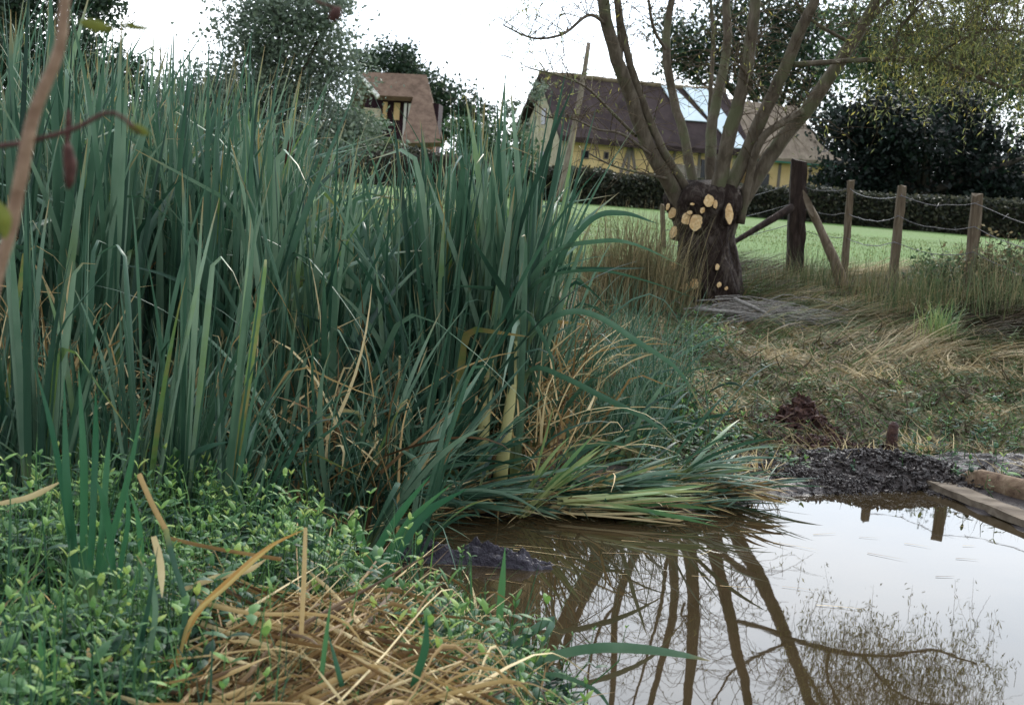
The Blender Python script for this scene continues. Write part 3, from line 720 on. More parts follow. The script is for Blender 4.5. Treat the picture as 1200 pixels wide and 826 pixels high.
# orange and brown broken leaves
def strapobj(name, pts, w, mat, label, cat, rnd=.5, prof='reed', tw=0.1, fold=.5):
    mb = MB(); P = pxs(pts); strap(mb, P, w, 22, rnd=rnd, tw=tw, prof=prof, fold=fold); return tag(mb.build(name, M[mat], loc=P[0]), label, cat)
strapobj('dead_leaf', [(182, 830, 3.74), (210, 764, 3.74), (231, 718, 3.78), (273, 676, 3.83), (315, 641, 3.92), (357, 620, 3.92)], .017, 'orange', 'orange dead leaf slanting up to the right from the bottom edge', 'dead leaf')
strapobj('dead_leaf', [(208, 780, 3.72), (224, 725, 3.74), (262, 690, 3.78), (300, 655, 3.83), (335, 628, 3.83)], .011, 'orange', 'thin yellow orange leaf lying along the larger orange one', 'dead leaf', rnd=.9)
strapobj('dead_leaf', [(358, 618, 3.92), (356, 680, 3.87), (353, 740, 3.83), (349, 800, 3.78)], .014, 'dead', 'narrow tan stalk hanging straight down from the tip of the orange leaf', 'dead leaf', rnd=.7)
strapobj('dead_leaf', [(163, 556, 3.92), (178, 590, 3.87), (196, 624, 3.83)], .018, 'dead', 'broken brown stalk end pointing up left above the nettles', 'dead leaf', rnd=.55, prof='flat', fold=.8)
strapobj('broken_stalk', [(194, 620, 3.83), (204, 660, 3.78), (217, 708, 3.74), (212, 760, 3.74)], .018, 'reed', 'green lower half of the broken stalk among the nettles', 'stalk', rnd=.3, prof='flat', fold=.8)
strapobj('dead_leaf', [(180, 628, 3.87), (188, 660, 3.87), (190, 700, 3.83)], .022, 'dead', 'pale curled dead leaf hanging below the broken stalk', 'dead leaf', rnd=1.0)
strapobj('dead_leaf', [(196, 630, 4.26), (250, 642, 4.26), (310, 652, 4.18), (330, 655, 4.18)], .014, 'dead', 'thin brown stalk lying level across the nettles', 'dead leaf', rnd=.3, prof='flat')
strapobj('dead_leaf', [(215, 690, 4.18), (255, 676, 4.18), (290, 668, 4.18), (312, 655, 4.18)], .02, 'dead', 'pale straw leaf crossing behind the orange leaf', 'dead leaf', rnd=.95)
strapobj('dead_leaf', [(0, 590, 4.52), (35, 582, 4.52), (74, 563, 4.52)], .02, 'dead', 'pale dead leaf slanting in from the left edge above the nettles', 'dead leaf', rnd=.9)
# heap of straw coloured leaves
mb = MB(); hp = onz(400, 790, .42)
def zz(l): return [onz(*p) for p in l]
for i in range(620):
    a = random.random(); zh = .38 + .17 * random.random(); u0 = random.uniform(190, 560); v0 = random.uniform(700, 860)
    if v0 < 870 - (u0 - 170) * 1.3: continue
    if v0 < 700 + max(0, u0 - 430) * .75: continue
    an = random.choice([random.gauss(.75, .18), random.gauss(.5, .2), random.gauss(.6, .2), random.gauss(-.4, .15), random.gauss(-.3, .2), random.gauss(.1, .7)])
    l = random.uniform(70, 240); du, dv = l * math.cos(an), -l * math.sin(an)
    pts = [(u0 - du * .5, v0 - dv * .5, zh - .03), (u0 - du * .1, v0 - dv * .1 + random.gauss(0, 3), zh + .01)]
    if random.random() < .45: pts += [(u0 + du * .45, v0 + dv * .45, zh + random.uniform(0, .05)), (u0 + du * .45 + random.uniform(20, 70), v0 + dv * .45 + random.uniform(20, 60), zh - .05)]
    else: pts += [(u0 + du * .6, v0 + dv * .6, zh + random.uniform(-.02, .05))]
    strap(mb, zz(pts), random.choice([.005, .007, .010, .013, .016]) * random.uniform(.8, 1.2), 12, rnd=random.random() ** 1.1, tw=random.gauss(0, .7), tw1=random.gauss(0, 1.2), fold=.5, prof='grass' if random.random() < .5 else 'reed')
tag(mb.build('dead_leaf_heap', M['dead'], loc=hp), 'heap of dry tan cattail leaves piled on the near bank', 'leaf heap')
# low stubs
mb = MB()
for u, v in ((95, 780), (110, 800), (80, 810), (125, 790)):
    tube(mb, pxs([(u - 25, v + 60, 3.7), (u, v + 10, 3.75), (u + random.uniform(-12, 12), v - 20, 3.8)]), [.012, .012, .009], 6, rnd=.6)
tag(mb.build('cut_stubs', M['dead'], loc=at(95, 800, 4.4)), 'cluster of cut brown stem stubs at the bottom left', 'stubs')

# ---------------------------------------------------------------- bank vegetation (right)
def field_pts(n, xr, yr, dmin=.35, fn=None):
    out = []
    x = rng.uniform(xr[0], xr[1], n * 3); y = rng.uniform(yr[0], yr[1], n * 3); d = pond_d(x, y); k = d > dmin
    if fn is not None: k &= fn(x, y, d)
    x, y = x[k][:n], y[k][:n]; return np.stack([x, y, height(x, y)], 1)
mb = MB()
P = field_pts(46000, (.6, 9), (8.6, 17.5), .25, lambda x, y, d: rng.random(len(x)) < sstep(.1, 1.2, d) * sstep(19, 11, y) + .1); n = len(P)
pt = fbm(P[:, 0] * 1.3, P[:, 1] * 1.3, 5); pt2 = fbm(P[:, 0] * 5, P[:, 1] * 5, 15); r = np.clip((pt - .47) * 2.6 + (pt2 - .47) * 2.6 + .50 + rng.normal(0, .25, n), 0, 1)
blades(mb, P + np.stack([0 * r, 0 * r, .004 + .05 * np.clip(pt2 - .45, 0, 1)], 1), rng.random(n) * 6.28, .9 + rng.random(n) * .65, rng.normal(.2, .5, n), .05 + rng.random(n) ** 2 * .26, .006 + rng.random(n) ** 2 * .014, S=4, rnd=r, tw0=rng.normal(0, .7, n), wob=1.5)
n = 9000; P = field_pts(n, (.8, 8), (8.6, 15), .15, lambda x, y, d: fbm(x * 1.7, y * 1.7, 44) > .45); n = len(P)
blades(mb, P, rng.random(n) * 6.28, .7 + rng.random(n) * .8, rng.normal(.2, .5, n), .02 + rng.random(n) * .05, .014 + rng.random(n) * .02, S=4, rnd=np.clip(.25 + rng.normal(0, .2, n) + .5 * (rng.random(n) < .5), 0, 1), prof='leaf', tw0=rng.normal(0, .7, n))
tag(mb.build('cut_grass_litter', M['grass']), 'flattened straw and cut grass strewn over the bank', 'litter', kind='stuff')
# combed long grass at right
mb = MB()
P = field_pts(30000, (2.3, 9.5), (11.3, 19), .4, lambda x, y, d: (rng.random(len(x)) < sstep(-.3, .9, (x - 2.9) * .9 + (y - 13.2) * .45 - 0.6 + (fbm(x * 1.3, y * 1.3, 21) - .47) * 3))); n = len(P)
hd = -.35 + (fbm(P[:, 0] * .6, P[:, 1] * .6, 33) - .47) * 5.5
r = np.clip((fbm(P[:, 0] * .9, P[:, 1] * 1.6, 51) - .47) * 3.8 + .30 + rng.normal(0, .2, n), 0, 1)
hh = .45 + 1.1 * np.clip(fbm(P[:, 0] * 1.1, P[:, 1] * 1.1, 91) * 2 - .45, 0, 1)
blades(mb, P, hd + rng.normal(0, .22, n), .75 + rng.random(n) * .5, .45 + rng.random(n) * .5, (.25 + rng.random(n) * .4) * hh, .006 + rng.random(n) * .008, S=7, rnd=r, tw0=rng.normal(0, .4, n), wob=.4, p=1)
tag(mb.build('long_grass', M['grass']), 'long tufted grass combed over on the right bank', 'grass', kind='stuff')
# standing weeds along the fence + bank top
mb = MB()
P = field_pts(5500, (-1, 10), (14.8, 19.5), .5, lambda x, y, d: (np.abs(y - 16.5 + (x - 4) * .25) < 1.3) & (fbm(x * 1.2, y * 1.2, 61) > .45)); n = len(P)
r = np.clip(.45 + rng.normal(0, .22, n) + (fbm(P[:, 0] * 2, P[:, 1] * 2, 71) - .47) * 1.5, 0, 1)
blades(mb, P, rng.random(n) * 6.28, rng.random(n) * .35, rng.random(n) * .7, .10 + rng.random(n) ** 3 * .5, .004 + rng.random(n) * .006, S=6, rnd=r, wob=.8)
tag(mb.build('verge_grass', M['verge']), 'dry standing grass and weeds along the wire fence', 'grass', kind='stuff')
# short field grass
mb = MB()
P = field_pts(26000, (-3, 13), (18.5, 30), .5); n = len(P)
blades(mb, P, rng.random(n) * 6.28, rng.random(n) * .5, rng.random(n) * .6, .015 + rng.random(n) * .035, .006 + rng.random(n) * .006, S=3, rnd=rng.random(n))
tag(mb.build('field_grass', M['greengrass']), 'short green grass of the paddock beyond the fence', 'grass', kind='stuff')
# green leafy weeds near the end of the reeds and around trunk foot
mb = MB(); bases = []; hts = []
for i in range(420):
    a = random.random()
    if a < .45: p = onz(random.gauss(800, 45), random.gauss(505, 28), .2)
    elif a < .6: p = onz(random.gauss(1140, 50), random.gauss(500, 22), .3)
    elif a < .85: p = onz(random.gauss(830, 20), random.gauss(395, 8), .4)
    else: p = onz(random.uniform(850, 1200), random.uniform(400, 520), .4)
    if pond_d(p[0], p[1]) < .15: continue
    p[2] = gz(p[0], p[1]); bases.append(p); hts.append(random.uniform(.06, .2))
nettle_plants(mb, bases, hts, .3, .05)
tag(mb.build('bank_weeds', M['nettle']), 'low leafy weeds scattered between the reeds and the mud', 'weeds', kind='stuff')
# transition reeds: thin grass right of clump
mb = MB(); bs = []
for i in range(900):
    u = random.gauss(725, 38); D = random.uniform(8.6, 11.5); p = gpt(u, D); bs.append(p)
bs = np.array(bs); n = len(bs)
blades(mb, bs, rng.random(n) * 6.28, rng.random(n) * .35, rng.random(n) * 1.0, .3 + rng.random(n) * .75, .004 + rng.random(n) * .008, S=8, rnd=rng.random(n) * .98, wob=.5, tw0=rng.normal(0, .6, n))
tag(mb.build('marsh_grass', M['reed']), 'thin marsh grass fringing the right side of the reeds', 'grass', kind='stuff')

def tuft(u, D, n, L, spread, mat, label, W=.006, bend=.9, name='grass_tuft', cat='grass tuft', t0=.4):
    p = gpt(u, D); mb = MB(); b = p[None] + rng.normal(0, spread, (n, 3)) * [1, 1, 0]
    blades(mb, b, rng.random(n) * 6.28, rng.random(n) * t0, rng.random(n) * bend, L * (.4 + .6 * rng.random(n)), W * (.6 + .8 * rng.random(n)), S=8, rnd=rng.random(n), wob=.4)
    return tag(mb.build(name, M[mat], loc=p), label, cat)
tuft(745, 15.2, 900, 1.25, .24, 'drygrass', 'tall brownish rush tuft standing left of the pollard trunk', W=.008)
tuft(715, 15.0, 400, .9, .2, 'drygrass', 'lower grass tuft between the reeds and the tall rush tuft', W=.007)
tuft(775, 15.6, 400, .8, .18, 'drygrass', 'grass tuft touching the left side of the pollard trunk', W=.007)
tuft(955, 17.2, 260, .7, .15, 'verge', 'fresh green weeds around the foot of the leaning broken stump')
tuft(1010, 16.6, 260, .6, .2, 'drygrass', 'dry grass tuft between the two thinner fence posts')
tuft(1080, 14.9, 500, .75, .28, 'verge', 'bushy green tuft left of the rightmost fence post')
tuft(1100, 13.6, 160, .5, .08, 'pale', 'pale bleached grass tuft in front of the rightmost post', bend=1.4, W=.01)
tuft(1185, 14.2, 400, .8, .25, 'verge', 'tall grass tuft at the right edge of the bank')
tuft(905, 17.2, 300, .5, .25, 'drygrass', 'dry weeds in front of the thick dark post')
# twiggy dead weed bushes at right
def bush(u, D, n, hgt, spr, label, leaf='t_mid', nl=500, s=.05):
    p = gpt(u, D); rt = empty('weed_bush', p, label, 'bush'); mb = MB(); C = []
    for i in range(n):
        a = random.random() * 6.28; l = hgt * random.uniform(.5, 1); t = random.uniform(.05, .7); q = np.array([random.gauss(0, spr * .4), random.gauss(0, spr * .4), 0])
        e = q + l * np.array([math.sin(t) * math.cos(a), math.sin(t) * math.sin(a), math.cos(t)]); m = (q + e) / 2 + rng.normal(0, .03, 3)
        tube(mb, catmull([q, m, e], 6), np.linspace(.006, .002, 6), 3, cap=False)
        for k in range(3):
            f = random.uniform(.4, .9); w_ = q + (e - q) * f; tube(mb, [w_, w_ + rng.normal(0, .09, 3) + [0, 0, .05]], [.003, .0015], 3, cap=False)
        C.append(q + (e - q) * rng.random((nl // n, 1)) + rng.normal(0, .06, (nl // n, 3)))
    mb.build('stems', M['twig'], rt)
    mb = MB(); leafquads(mb, np.concatenate(C), s * (.6 + .8 * rng.random(len(np.concatenate(C)))), .6); mb.build('foliage', M[leaf], rt)
bush(1165, 15.4, 60, .75, .5, 'brown stemmed weed bush right of the rightmost fence post', 'drygrass', 1500)
bush(1100, 15.8, 45, .6, .4, 'leafy weed bush between the two right hand fence posts', 't_mid', 1200)
bush(1205, 15.2, 45, .8, .4, 'weed bush with thin stems at the right edge of the bank', 't_mid', 1200)
bush(790, 9.9, 30, .35, .3, 'small green weed bush at the right end of the reeds', 'nettle', 700, .04)

# ---------------------------------------------------------------- pollard willow
TD = 16.3
tb = gpt(833, TD)
wil = empty('pollard_willow', tb, 'old pollard willow with fresh yellow saw cuts on its thick dark trunk', 'tree'); L0 = tb.copy()
S_, K_ = 70, 110
prof_px = [(356, 806, 898 - 20), (345, 800, 872), (330, 800, 866), (300, 799, 859), (275, 795, 857), (255, 788, 860), (238, 787, 866), (226, 792, 868), (216, 803, 862)]
vv = np.linspace(360, 216, S_)
lf = np.interp(-vv, [-p[0] for p in prof_px], [p[1] for p in prof_px]); rt_ = np.interp(-vv, [-p[0] for p in prof_px], [p[2] for p in prof_px])
lf[:7] -= [11, 9, 7, 5, 3, 2, 1]; rt_[:7] += [11, 9, 7, 5, 3, 2, 1]
mb = MB(); V = []
g = np.random.default_rng(5)
th = np.arange(K_) * 2 * np.pi / K_
burrs = [(g.random() * 6.28, g.random(), g.uniform(.08, .2), g.uniform(.1, .28)) for _ in range(26)]
for i, v_ in enumerate(vv):
    c = at((lf[i] + rt_[i]) / 2, v_, TD); rr = (rt_[i] - lf[i]) / 2 / F * TD
    f = i / (S_ - 1); k = np.ones(K_)
    k += .055 * np.sin(th * 7 + 2 * np.sin(f * 4)) + .035 * np.sin(th * 13 + f * 9) + .03 * np.sin(th * 23 + f * 5)
    for a, h_, s_, am in burrs:
        da = np.angle(np.exp(1j * (th - a))); k += am * .5 * np.exp(-(da / .35) ** 2 - ((f - h_) / s_) ** 2)
    k *= 1.08; k += (fbm(th * 3.5 + 3, f * 3.2 + th * 0, 7, 5) - .47) * .22 * np.clip(np.minimum(th, 6.283 - th), 0, .5) * 2 - .05 * np.abs(np.sin(th * 11 + 3 * fbm(th * 0 + f * 4, th, 8))) + g.normal(0, .006, K_); k *= .96
    V.append(np.stack([c[0] + rr * k * np.cos(th), c[1] + rr * .95 * k * np.sin(th), np.full(K_, c[2]) + .02 * np.sin(th * 5)], 1))
V = np.array(V).reshape(-1, 3) - L0; ii = np.arange(S_ * K_).reshape(S_, K_)
topc = V[-K_:].mean(0) + [0, 0, .05]
V = np.vstack([V, topc])
mb.add(V, np.stack([ii[:-1], np.roll(ii[:-1], -1, 1), np.roll(ii[1:], -1, 1), ii[1:]], -1).reshape(-1, 4), [(ii[-1, i], ii[-1, (i + 1) % K_], S_ * K_) for i in range(K_)])
trunk = mb.build('trunk', M['trunk'], wil)
# cut faces: short stubs, pale face outwards
def blob_cut(u, v, wpx, hpx, face=None, seed=0, sub=None):
    g = np.random.default_rng(seed + 40); sc_ = TD / F
    c = at(u, v, TD - .36)
    ctr = at(830, v, TD); n = c - ctr; n[2] = 0; n /= np.linalg.norm(n)
    if face is not None: n = np.array(face, float); n /= np.linalg.norm(n)
    # slide onto the trunk surface
    half = (np.interp(-v, [-p[0] for p in prof_px], [p[2] for p in prof_px]) - np.interp(-v, [-p[0] for p in prof_px], [p[1] for p in prof_px])) / 2 * sc_
    dx = (at(u, v, TD) - ctr)[0]; dy = math.sqrt(max(.004, half ** 2 - dx ** 2))
    c = at(u, v, TD - dy - .03)
    up = np.array([0, 0, 1.0]); s = np.cross(up, n); s /= np.linalg.norm(s); up = np.cross(n, s)
    k = 18; t = np.arange(k) * 2 * np.pi / k; r = 1 + g.normal(0, .07, k)
    lobes = .12 * np.sin(2 * t + g.random() * 6)
    r = r + lobes
    ring = lambda f, o: c + n * o + (s * (np.cos(t) * r * wpx * sc_ / 2 * f)[:, None] + up * (np.sin(t) * r * hpx * sc_ / 2 * f)[:, None])
    A = ring(1.15, -.12); B = ring(1.12, .035); C_ = ring(.97, .045)
    V = np.vstack([A, B, C_, c + n * .05]) - L0; i = np.arange(k); j = (i + 1) % k
    mb = MB()
    mb.add(V[:3 * k], np.concatenate([np.stack([i, j, j + k, i + k], -1), np.stack([i + k, j + k, j + 2 * k, i + 2 * k], -1)]))
    o = mb.build('branch_stub', M['trunk'], trunk)
    mb = MB(); mb.add(np.vstack([V[2 * k:3 * k] + n * .002, V[-1:] + n * .004]), None, np.stack([i, j, np.full(k, k)], -1)); mb.build('cut_face', M['cut'], trunk, smooth=False)
for i, (u, v, a, b) in enumerate([(790, 250, 8, 14), (806, 257, 13, 11), (816, 261, 14, 16), (830, 236, 11, 12), (852, 251, 9, 21), (791, 273, 8, 14), (791, 312, 7, 10), (804, 338, 12, 11), (814, 333, 9, 10),
                                  (839, 313, 5, 6), (841, 334, 5, 6), (823, 247, 5, 6), (837, 240, 5, 8), (785, 243, 4, 8), (809, 250, 5, 5), (849, 338, 4, 4), (812, 240, 4, 3)]):
    blob_cut(u, v, a * 1.18, b * 1.12, seed=i, face=((u - 828) / 60, -1, .12))
def P3(l): return np.array(pxs(l)) - L0
limbs = [
 ([(812, 262, 16.2), (792, 230, 16.2), (779, 205, 16.1), (757, 165, 16.0), (731, 92, 15.8), (712, 30, 15.6), (700, -60, 15.4), (692, -180, 15.2), (690, -330, 15)], 12, 5),
 ([(815, 262, 16.3), (803, 220, 16.2), (786, 192, 16.1), (765, 150, 16.0), (748, 105, 15.9), (735, 60, 15.8), (724, 0, 15.7), (720, -90, 15.7), (728, -230, 15.6)], 7, 3),
 ([(818, 250, 16.4), (813, 218, 16.4), (802, 161, 16.5), (789, 115, 16.6), (781, 69, 16.6), (783, 23, 16.7), (790, -20, 16.7), (800, -120, 16.8), (795, -300, 16.9)], 7.5, 4),
 ([(832, 250, 16.5), (833, 215, 16.6), (834, 152, 16.8), (840, 118, 16.9), (852, 55, 17.0), (851, 0, 17.1), (846, -100, 17.2), (850, -280, 17.3)], 9, 4),
 ([(833, 240, 16.8), (832, 180, 17.0), (833, 100, 17.2), (836, 40, 17.4), (833, 0, 17.5), (825, -120, 17.7)], 4, 2),
 ([(838, 250, 16.1), (843, 215, 16.1), (853, 166, 16.0), (866, 120, 15.9), (878, 60, 15.8), (885, 0, 15.7), (893, -100, 15.6), (898, -300, 15.5)], 11.5, 5),
 ([(845, 252, 16.2), (856, 220, 16.2), (873, 184, 16.2), (893, 138, 16.1), (915, 92, 16.0), (938, 37, 15.9), (957, -5, 15.8), (985, -100, 15.7), (1010, -280, 15.5)], 11, 5),
 ([(846, 278, 16.3), (862, 250, 16.3), (887, 207, 16.3), (919, 161, 16.3), (956, 115, 16.3), (998, 51, 16.3), (1030, -5, 16.3), (1065, -90, 16.3), (1100, -240, 16.3)], 12.5, 5),
]
limb_objs = []
for i, (pp, w0, w1) in enumerate(limbs):
    P = catmull(P3(pp), 34); rad = np.interp(np.linspace(0, 1, 34), [0, .12, .6, 1], [w0 * 1.1, w0 * .78, w0 * .6, w1 * .65]) / F * 16.3
    P = P + rng.normal(0, .004, P.shape)
    mb = MB(); tube(mb, P, rad, 12, rough=.05, seed=i); limb_objs.append(mb.build('limb', M['limb'], wil))
subs = [([(868, 262, 16.2), (880, 200, 16.1), (893, 163, 16), (915, 145, 16), (940, 130, 16.2)], 5, 4, 7), ([(726, 80, 15.8), (727, 50, 15.8), (722, 0, 15.7), (716, -60, 15.6)], 4, 2, 0),
        ([(925, 76, 16.0), (960, 74, 15.9), (1002, 71, 15.7), (1048, 70, 15.5), (1080, 71, 15.4), (1117, 77, 15.3), (1141, 88, 15.2), (1168, 101, 15.1), (1190, 101, 15), (1230, 95, 14.9)], 3.4, 1.6, 6),
        ([(745, 160, 16), (715, 130, 15.6), (690, 105, 15.3), (665, 92, 15.0), (620, 80, 14.6)], 2, .8, 0), ([(767, 185, 16), (730, 158, 15.6), (700, 152, 15.3), (672, 140, 15.0), (640, 138, 14.8)], 1.8, .7, 0),
        ([(795, 212, 16.2), (760, 205, 15.8), (720, 195, 15.5), (690, 180, 15.2)], 1.8, .8, 0), ([(712, 30, 15.6), (690, 18, 15.3), (660, 40, 15), (625, 45, 14.8), (590, 30, 14.6)], 2.2, .8, 0),
        ([(1012, 30, 16.3), (1035, 8, 16.2), (1060, -20, 16)], 3.5, 2, 7), ([(862, 90, 16), (860, 75, 15.9), (872, 82, 15.8), (876, 92, 15.8), (880, 106, 15.8)], 1.6, 1, 5),
        ([(1048, 70, 15.5), (1052, 40, 15.4), (1075, 10, 15.2), (1110, -20, 15)], 2.2, 1, 6), ([(1090, 72, 15.4), (1120, 50, 15.2), (1160, 35, 15), (1210, 40, 14.8)], 2, 1, 6),
        ([(998, 51, 16.3), (960, 30, 16.1), (935, 5, 16), (915, -50, 15.8)], 2.5, 1, 7), ([(781, 60, 16.6), (765, 30, 16.4), (760, -20, 16.2), (770, -90, 16)], 2.2, 1, 2),
        ([(700, -60, 15.4), (660, -100, 15.1), (610, -110, 14.8), (570, -90, 14.6)], 3, 1, 0), ([(1040, -20, 16.3), (1090, -50, 15.8), (1150, -50, 15.4), (1220, -20, 15)], 4, 1.5, 7)]
tips = []
for i, (pp, w0, w1, par) in enumerate(subs):
    P = catmull(P3(pp), 20); mb = MB(); tube(mb, P, np.linspace(w0, w1, 20) / F * 16.3, 7, seed=i, rough=.04); mb.build('branch', M['limb'], limb_objs[par]); tips.append(P)
# fine twigs on every limb and branch
mb = MB(); leafpos = []
allp = [(catmull(P3(pp), 30)[10:], w) for pp, w, _ in limbs] + [(t[4:], 3) for t in tips]
for P, w_ in allp:
    for k in range(26 if w_ > 3 else 22):
        q = P[random.randrange(len(P))]; a = random.random() * 6.28; el = random.uniform(-.1, 1.1); l = random.uniform(.35, 1.1)
        dv = np.array([math.cos(a) * math.cos(el), math.sin(a) * math.cos(el), math.sin(el)])
        if (q + L0)[1] + dv[1] * l > 18.5: continue
        e = q + dv * l + [0, 0, -.25 * l]; m = q + dv * l * .5 + [0, 0, .04]
        T = catmull([q, m, e], 8); tube(mb, T, np.linspace(.006, .002, 8), 3, cap=False); leafpos.append(T)
        for j in range(2):
            s0 = T[random.randrange(2, 7)]; e2 = s0 + rng.normal(0, .2, 3) + dv * .15 - [0, 0, .08]; T2 = np.array([s0, (s0 + e2) / 2 + rng.normal(0, .02, 3), e2]); tube(mb, T2, [.0035, .0025, .0015], 3, cap=False); leafpos.append(T2)
mb.build('twigs', M['twig'], wil)
# foliage: dense hanging sprays upper right, sparse elsewhere
mb = MB(); C = []; mbt = MB()
def spray(c, n, rad, dens=1.0):
    for i in range(n):
        q = c + rng.normal(0, 1, 3) * rad; l = random.uniform(.15, .45); dx = rng.normal(0, .10, 2)
        s = np.linspace(0, 1, int(9 * dens + 3))[:, None]
        tube(mbt, [q + rng.normal(0, .05, 3) + [0, 0, .12], q, q + np.array([dx[0], dx[1], -l])], [.003, .0025, .001], 3, cap=False)
        C.append(q + s * np.array([dx[0], dx[1], -l]) + rng.normal(0, .035, (len(s), 3)))
for (u, v, D, n, r) in [(1060, 60, 15.4, 26, .32), (1110, 60, 15.2, 34, .34), (1160, 80, 15, 34, .34), (1200, 60, 14.8, 30, .36), (1090, 100, 15.4, 20, .22), (1040, 110, 15.4, 12, .2), (1130, 20, 15.2, 34, .4), (1080, 10, 15.5, 30, .35),
                        (1180, 10, 15, 36, .4), (1230, 90, 14.8, 26, .4), (1150, -60, 15.2, 34, .5), (1220, -60, 15, 34, .5), (1060, -70, 15.8, 30, .5), (1000, -90, 16, 24, .5), (920, -140, 16, 24, .6), (700, -120, 15.4, 18, .5),
                        (600, -90, 14.8, 14, .4), (820, -160, 16.5, 20, .6), (1110, -160, 15.8, 30, .6), (1000, 60, 16, 6, .25), (960, 130, 16.2, 5, .25), (640, 95, 14.8, 12, .22), (615, 40, 14.8, 8, .25), (600, 10, 14.6, 8, .2), (850, 30, 16.5, 5, .3)]:
    spray(at(u, v - (32 if u > 1030 else 0), D) - L0, n * (3 if u > 1030 else 1), r * .85)
C = np.concatenate(C); 
T = np.concatenate(leafpos); T = T[rng.random(len(T)) < .22] + rng.normal(0, .02, (int(0), 3)) if False else T[rng.random(len(T)) < .2]
C = np.concatenate([C, T]); leafquads(mb, C, .04 + .045 * rng.random(len(C)), .2, droop=1.6); mb.build('foliage', M['t_willow'], wil); mbt.build('twigs', M['twig'], wil)

# brush heap beside the trunk
bp = gpt(905, 15.2); mb = MB()
for i in range(260):
    a = random.gauss(-.2, .45) + (np.pi if random.random() < .3 else 0); l = random.uniform(.3, 1.0)
    c = np.array([random.gauss(0, .30), random.gauss(0, .20), abs(random.gauss(.05, .06))]) + bp
    d_ = np.array([math.cos(a), math.sin(a) * .6, random.gauss(.02, .12)]) * l * .5
    tube(mb, catmull([c - d_, c + [0, 0, .06], c + d_ - [0, 0, .05]], 6), np.linspace(.007, .002, 6), 3, rnd=random.random(), cap=False)
for pa in ([(815, 362), (880, 368), (940, 378)], [(860, 350), (905, 372), (925, 400)], [(870, 372), (920, 370), (975, 384)]):
    tube(mb, catmull(pxs([(a, b, 14.9) for a, b in pa]), 10), np.linspace(.022, .012, 10), 6)
M['brush'] = bark('grey cut twigs', (.12, .11, .10), (.26, .24, .22), (.42, .39, .36), 30, (1, 1, 1), .2, .003)
tag(mb.build('brushwood_heap', M['brush'], loc=bp), 'heap of grey cut willow twigs lying right of the pollard trunk', 'brushwood')

# ---------------------------------------------------------------- fence
fb = gpt(1138, 15.5); L1 = fb.copy()
fen = empty('wire_fence', fb, 'weathered post and wire fence with three slim posts and one thick dark post', 'fence')
def post(u0, v0, u1, v1, D, w_, mat, name='post', seed=0, label=None, top=None, parent=fen, base=L1):
    a = at(u0, v0, D); b = at(u1, v1, D); k = 10; mb = MB(); g = np.random.default_rng(seed)
    a = a + (a - b) / np.linalg.norm(a - b) * .25
    ax = (b - a); up = ax / np.linalg.norm(ax); s = np.cross(up, [0, 1, 0]); s /= np.linalg.norm(s); f = np.cross(s, up)
    sec = [(-1, -.9), (-.3, -1), (.6, -1), (1, -.7), (1, .5), (.7, 1), (-.6, 1), (-1, .6)]
    V = []; 
    for i in range(k):
        t = i / (k - 1); c = a + ax * t
        for (x, y) in sec: V.append(c + (s * x + f * y) * w_ / 2 * (1 + g.normal(0, .05)) * (1.05 - .1 * t))
    m = len(sec); idx = np.arange(k * m).reshape(k, m); V = np.array(V)
    V[-m:] += up * g.normal(0, .015, (m, 1)); V = np.vstack([V, V[-m:].mean(0) + up * .012])
    mb.add(V - base, np.stack([idx[:-1], np.roll(idx[:-1], -1, 1), np.roll(idx[1:], -1, 1), idx[1:]], -1).reshape(-1, 4), [(idx[-1, i], idx[-1, (i + 1) % m], k * m) for i in range(m)])
    o = mb.build(name, M[mat], parent, smooth=False)
    if label: o['label'] = label
    return o
post(1135, 340, 1145, 228, 15.5, .115, 'fencewood', seed=1)
post(1046, 325, 1057, 218, 16.3, .095, 'fencewood', seed=2)
post(990, 306, 997, 213, 18.2, .085, 'fencewood', seed=3)
post(932, 296, 936, 189, 18.6, .21, 'oldpost', seed=4, label='thick dark weathered strainer post')
post(778, 300, 776, 240, 20.5, .07, 'fencewood', seed=6)
mb = MB(); tube(mb, catmull(np.array(pxs([(846, 292, 17.9), (890, 266, 18.2), (928, 243, 18.45)])) - L1, 8), np.linspace(.028, .055, 8), 8, rough=.08); mb.build('brace', M['oldpost'], fen)
for vs_ in ([(776, 250, 20.5), (930, 214, 18.6), (995, 221, 18.2), (1056, 229, 16.2), (1144, 238, 15.4), (1300, 280, 13.5)], [(776, 270, 20.5), (930, 238, 18.6), (994, 250, 18.2), (1052, 255, 16.2), (1142, 266, 15.4), (1300, 310, 13.5)],
            [(776, 288, 20.5), (930, 262, 18.6), (992, 278, 18.2), (1048, 284, 16.2), (1140, 296, 15.4), (1300, 345, 13.5)]):
    pts = []; P = [at(*p) for p in vs_]
    for a, b in zip(P[:-1], P[1:]):
        for t in np.linspace(0, 1, 9)[:-1]: pts.append(a + (b - a) * t - np.array([0, 0, .07 * 4 * t * (1 - t)]) + rng.normal(0, .006, 3))
    pts.append(P[-1]); mb = MB(); tube(mb, np.array(pts) - L1, .0045, 4)
    for q in pts[::2]:
        dd = rng.normal(0, .018, 3); tube(mb, np.array([q - dd, q + dd]) - L1, .003, 3)
    mb.build('wire', M['wire'], fen)
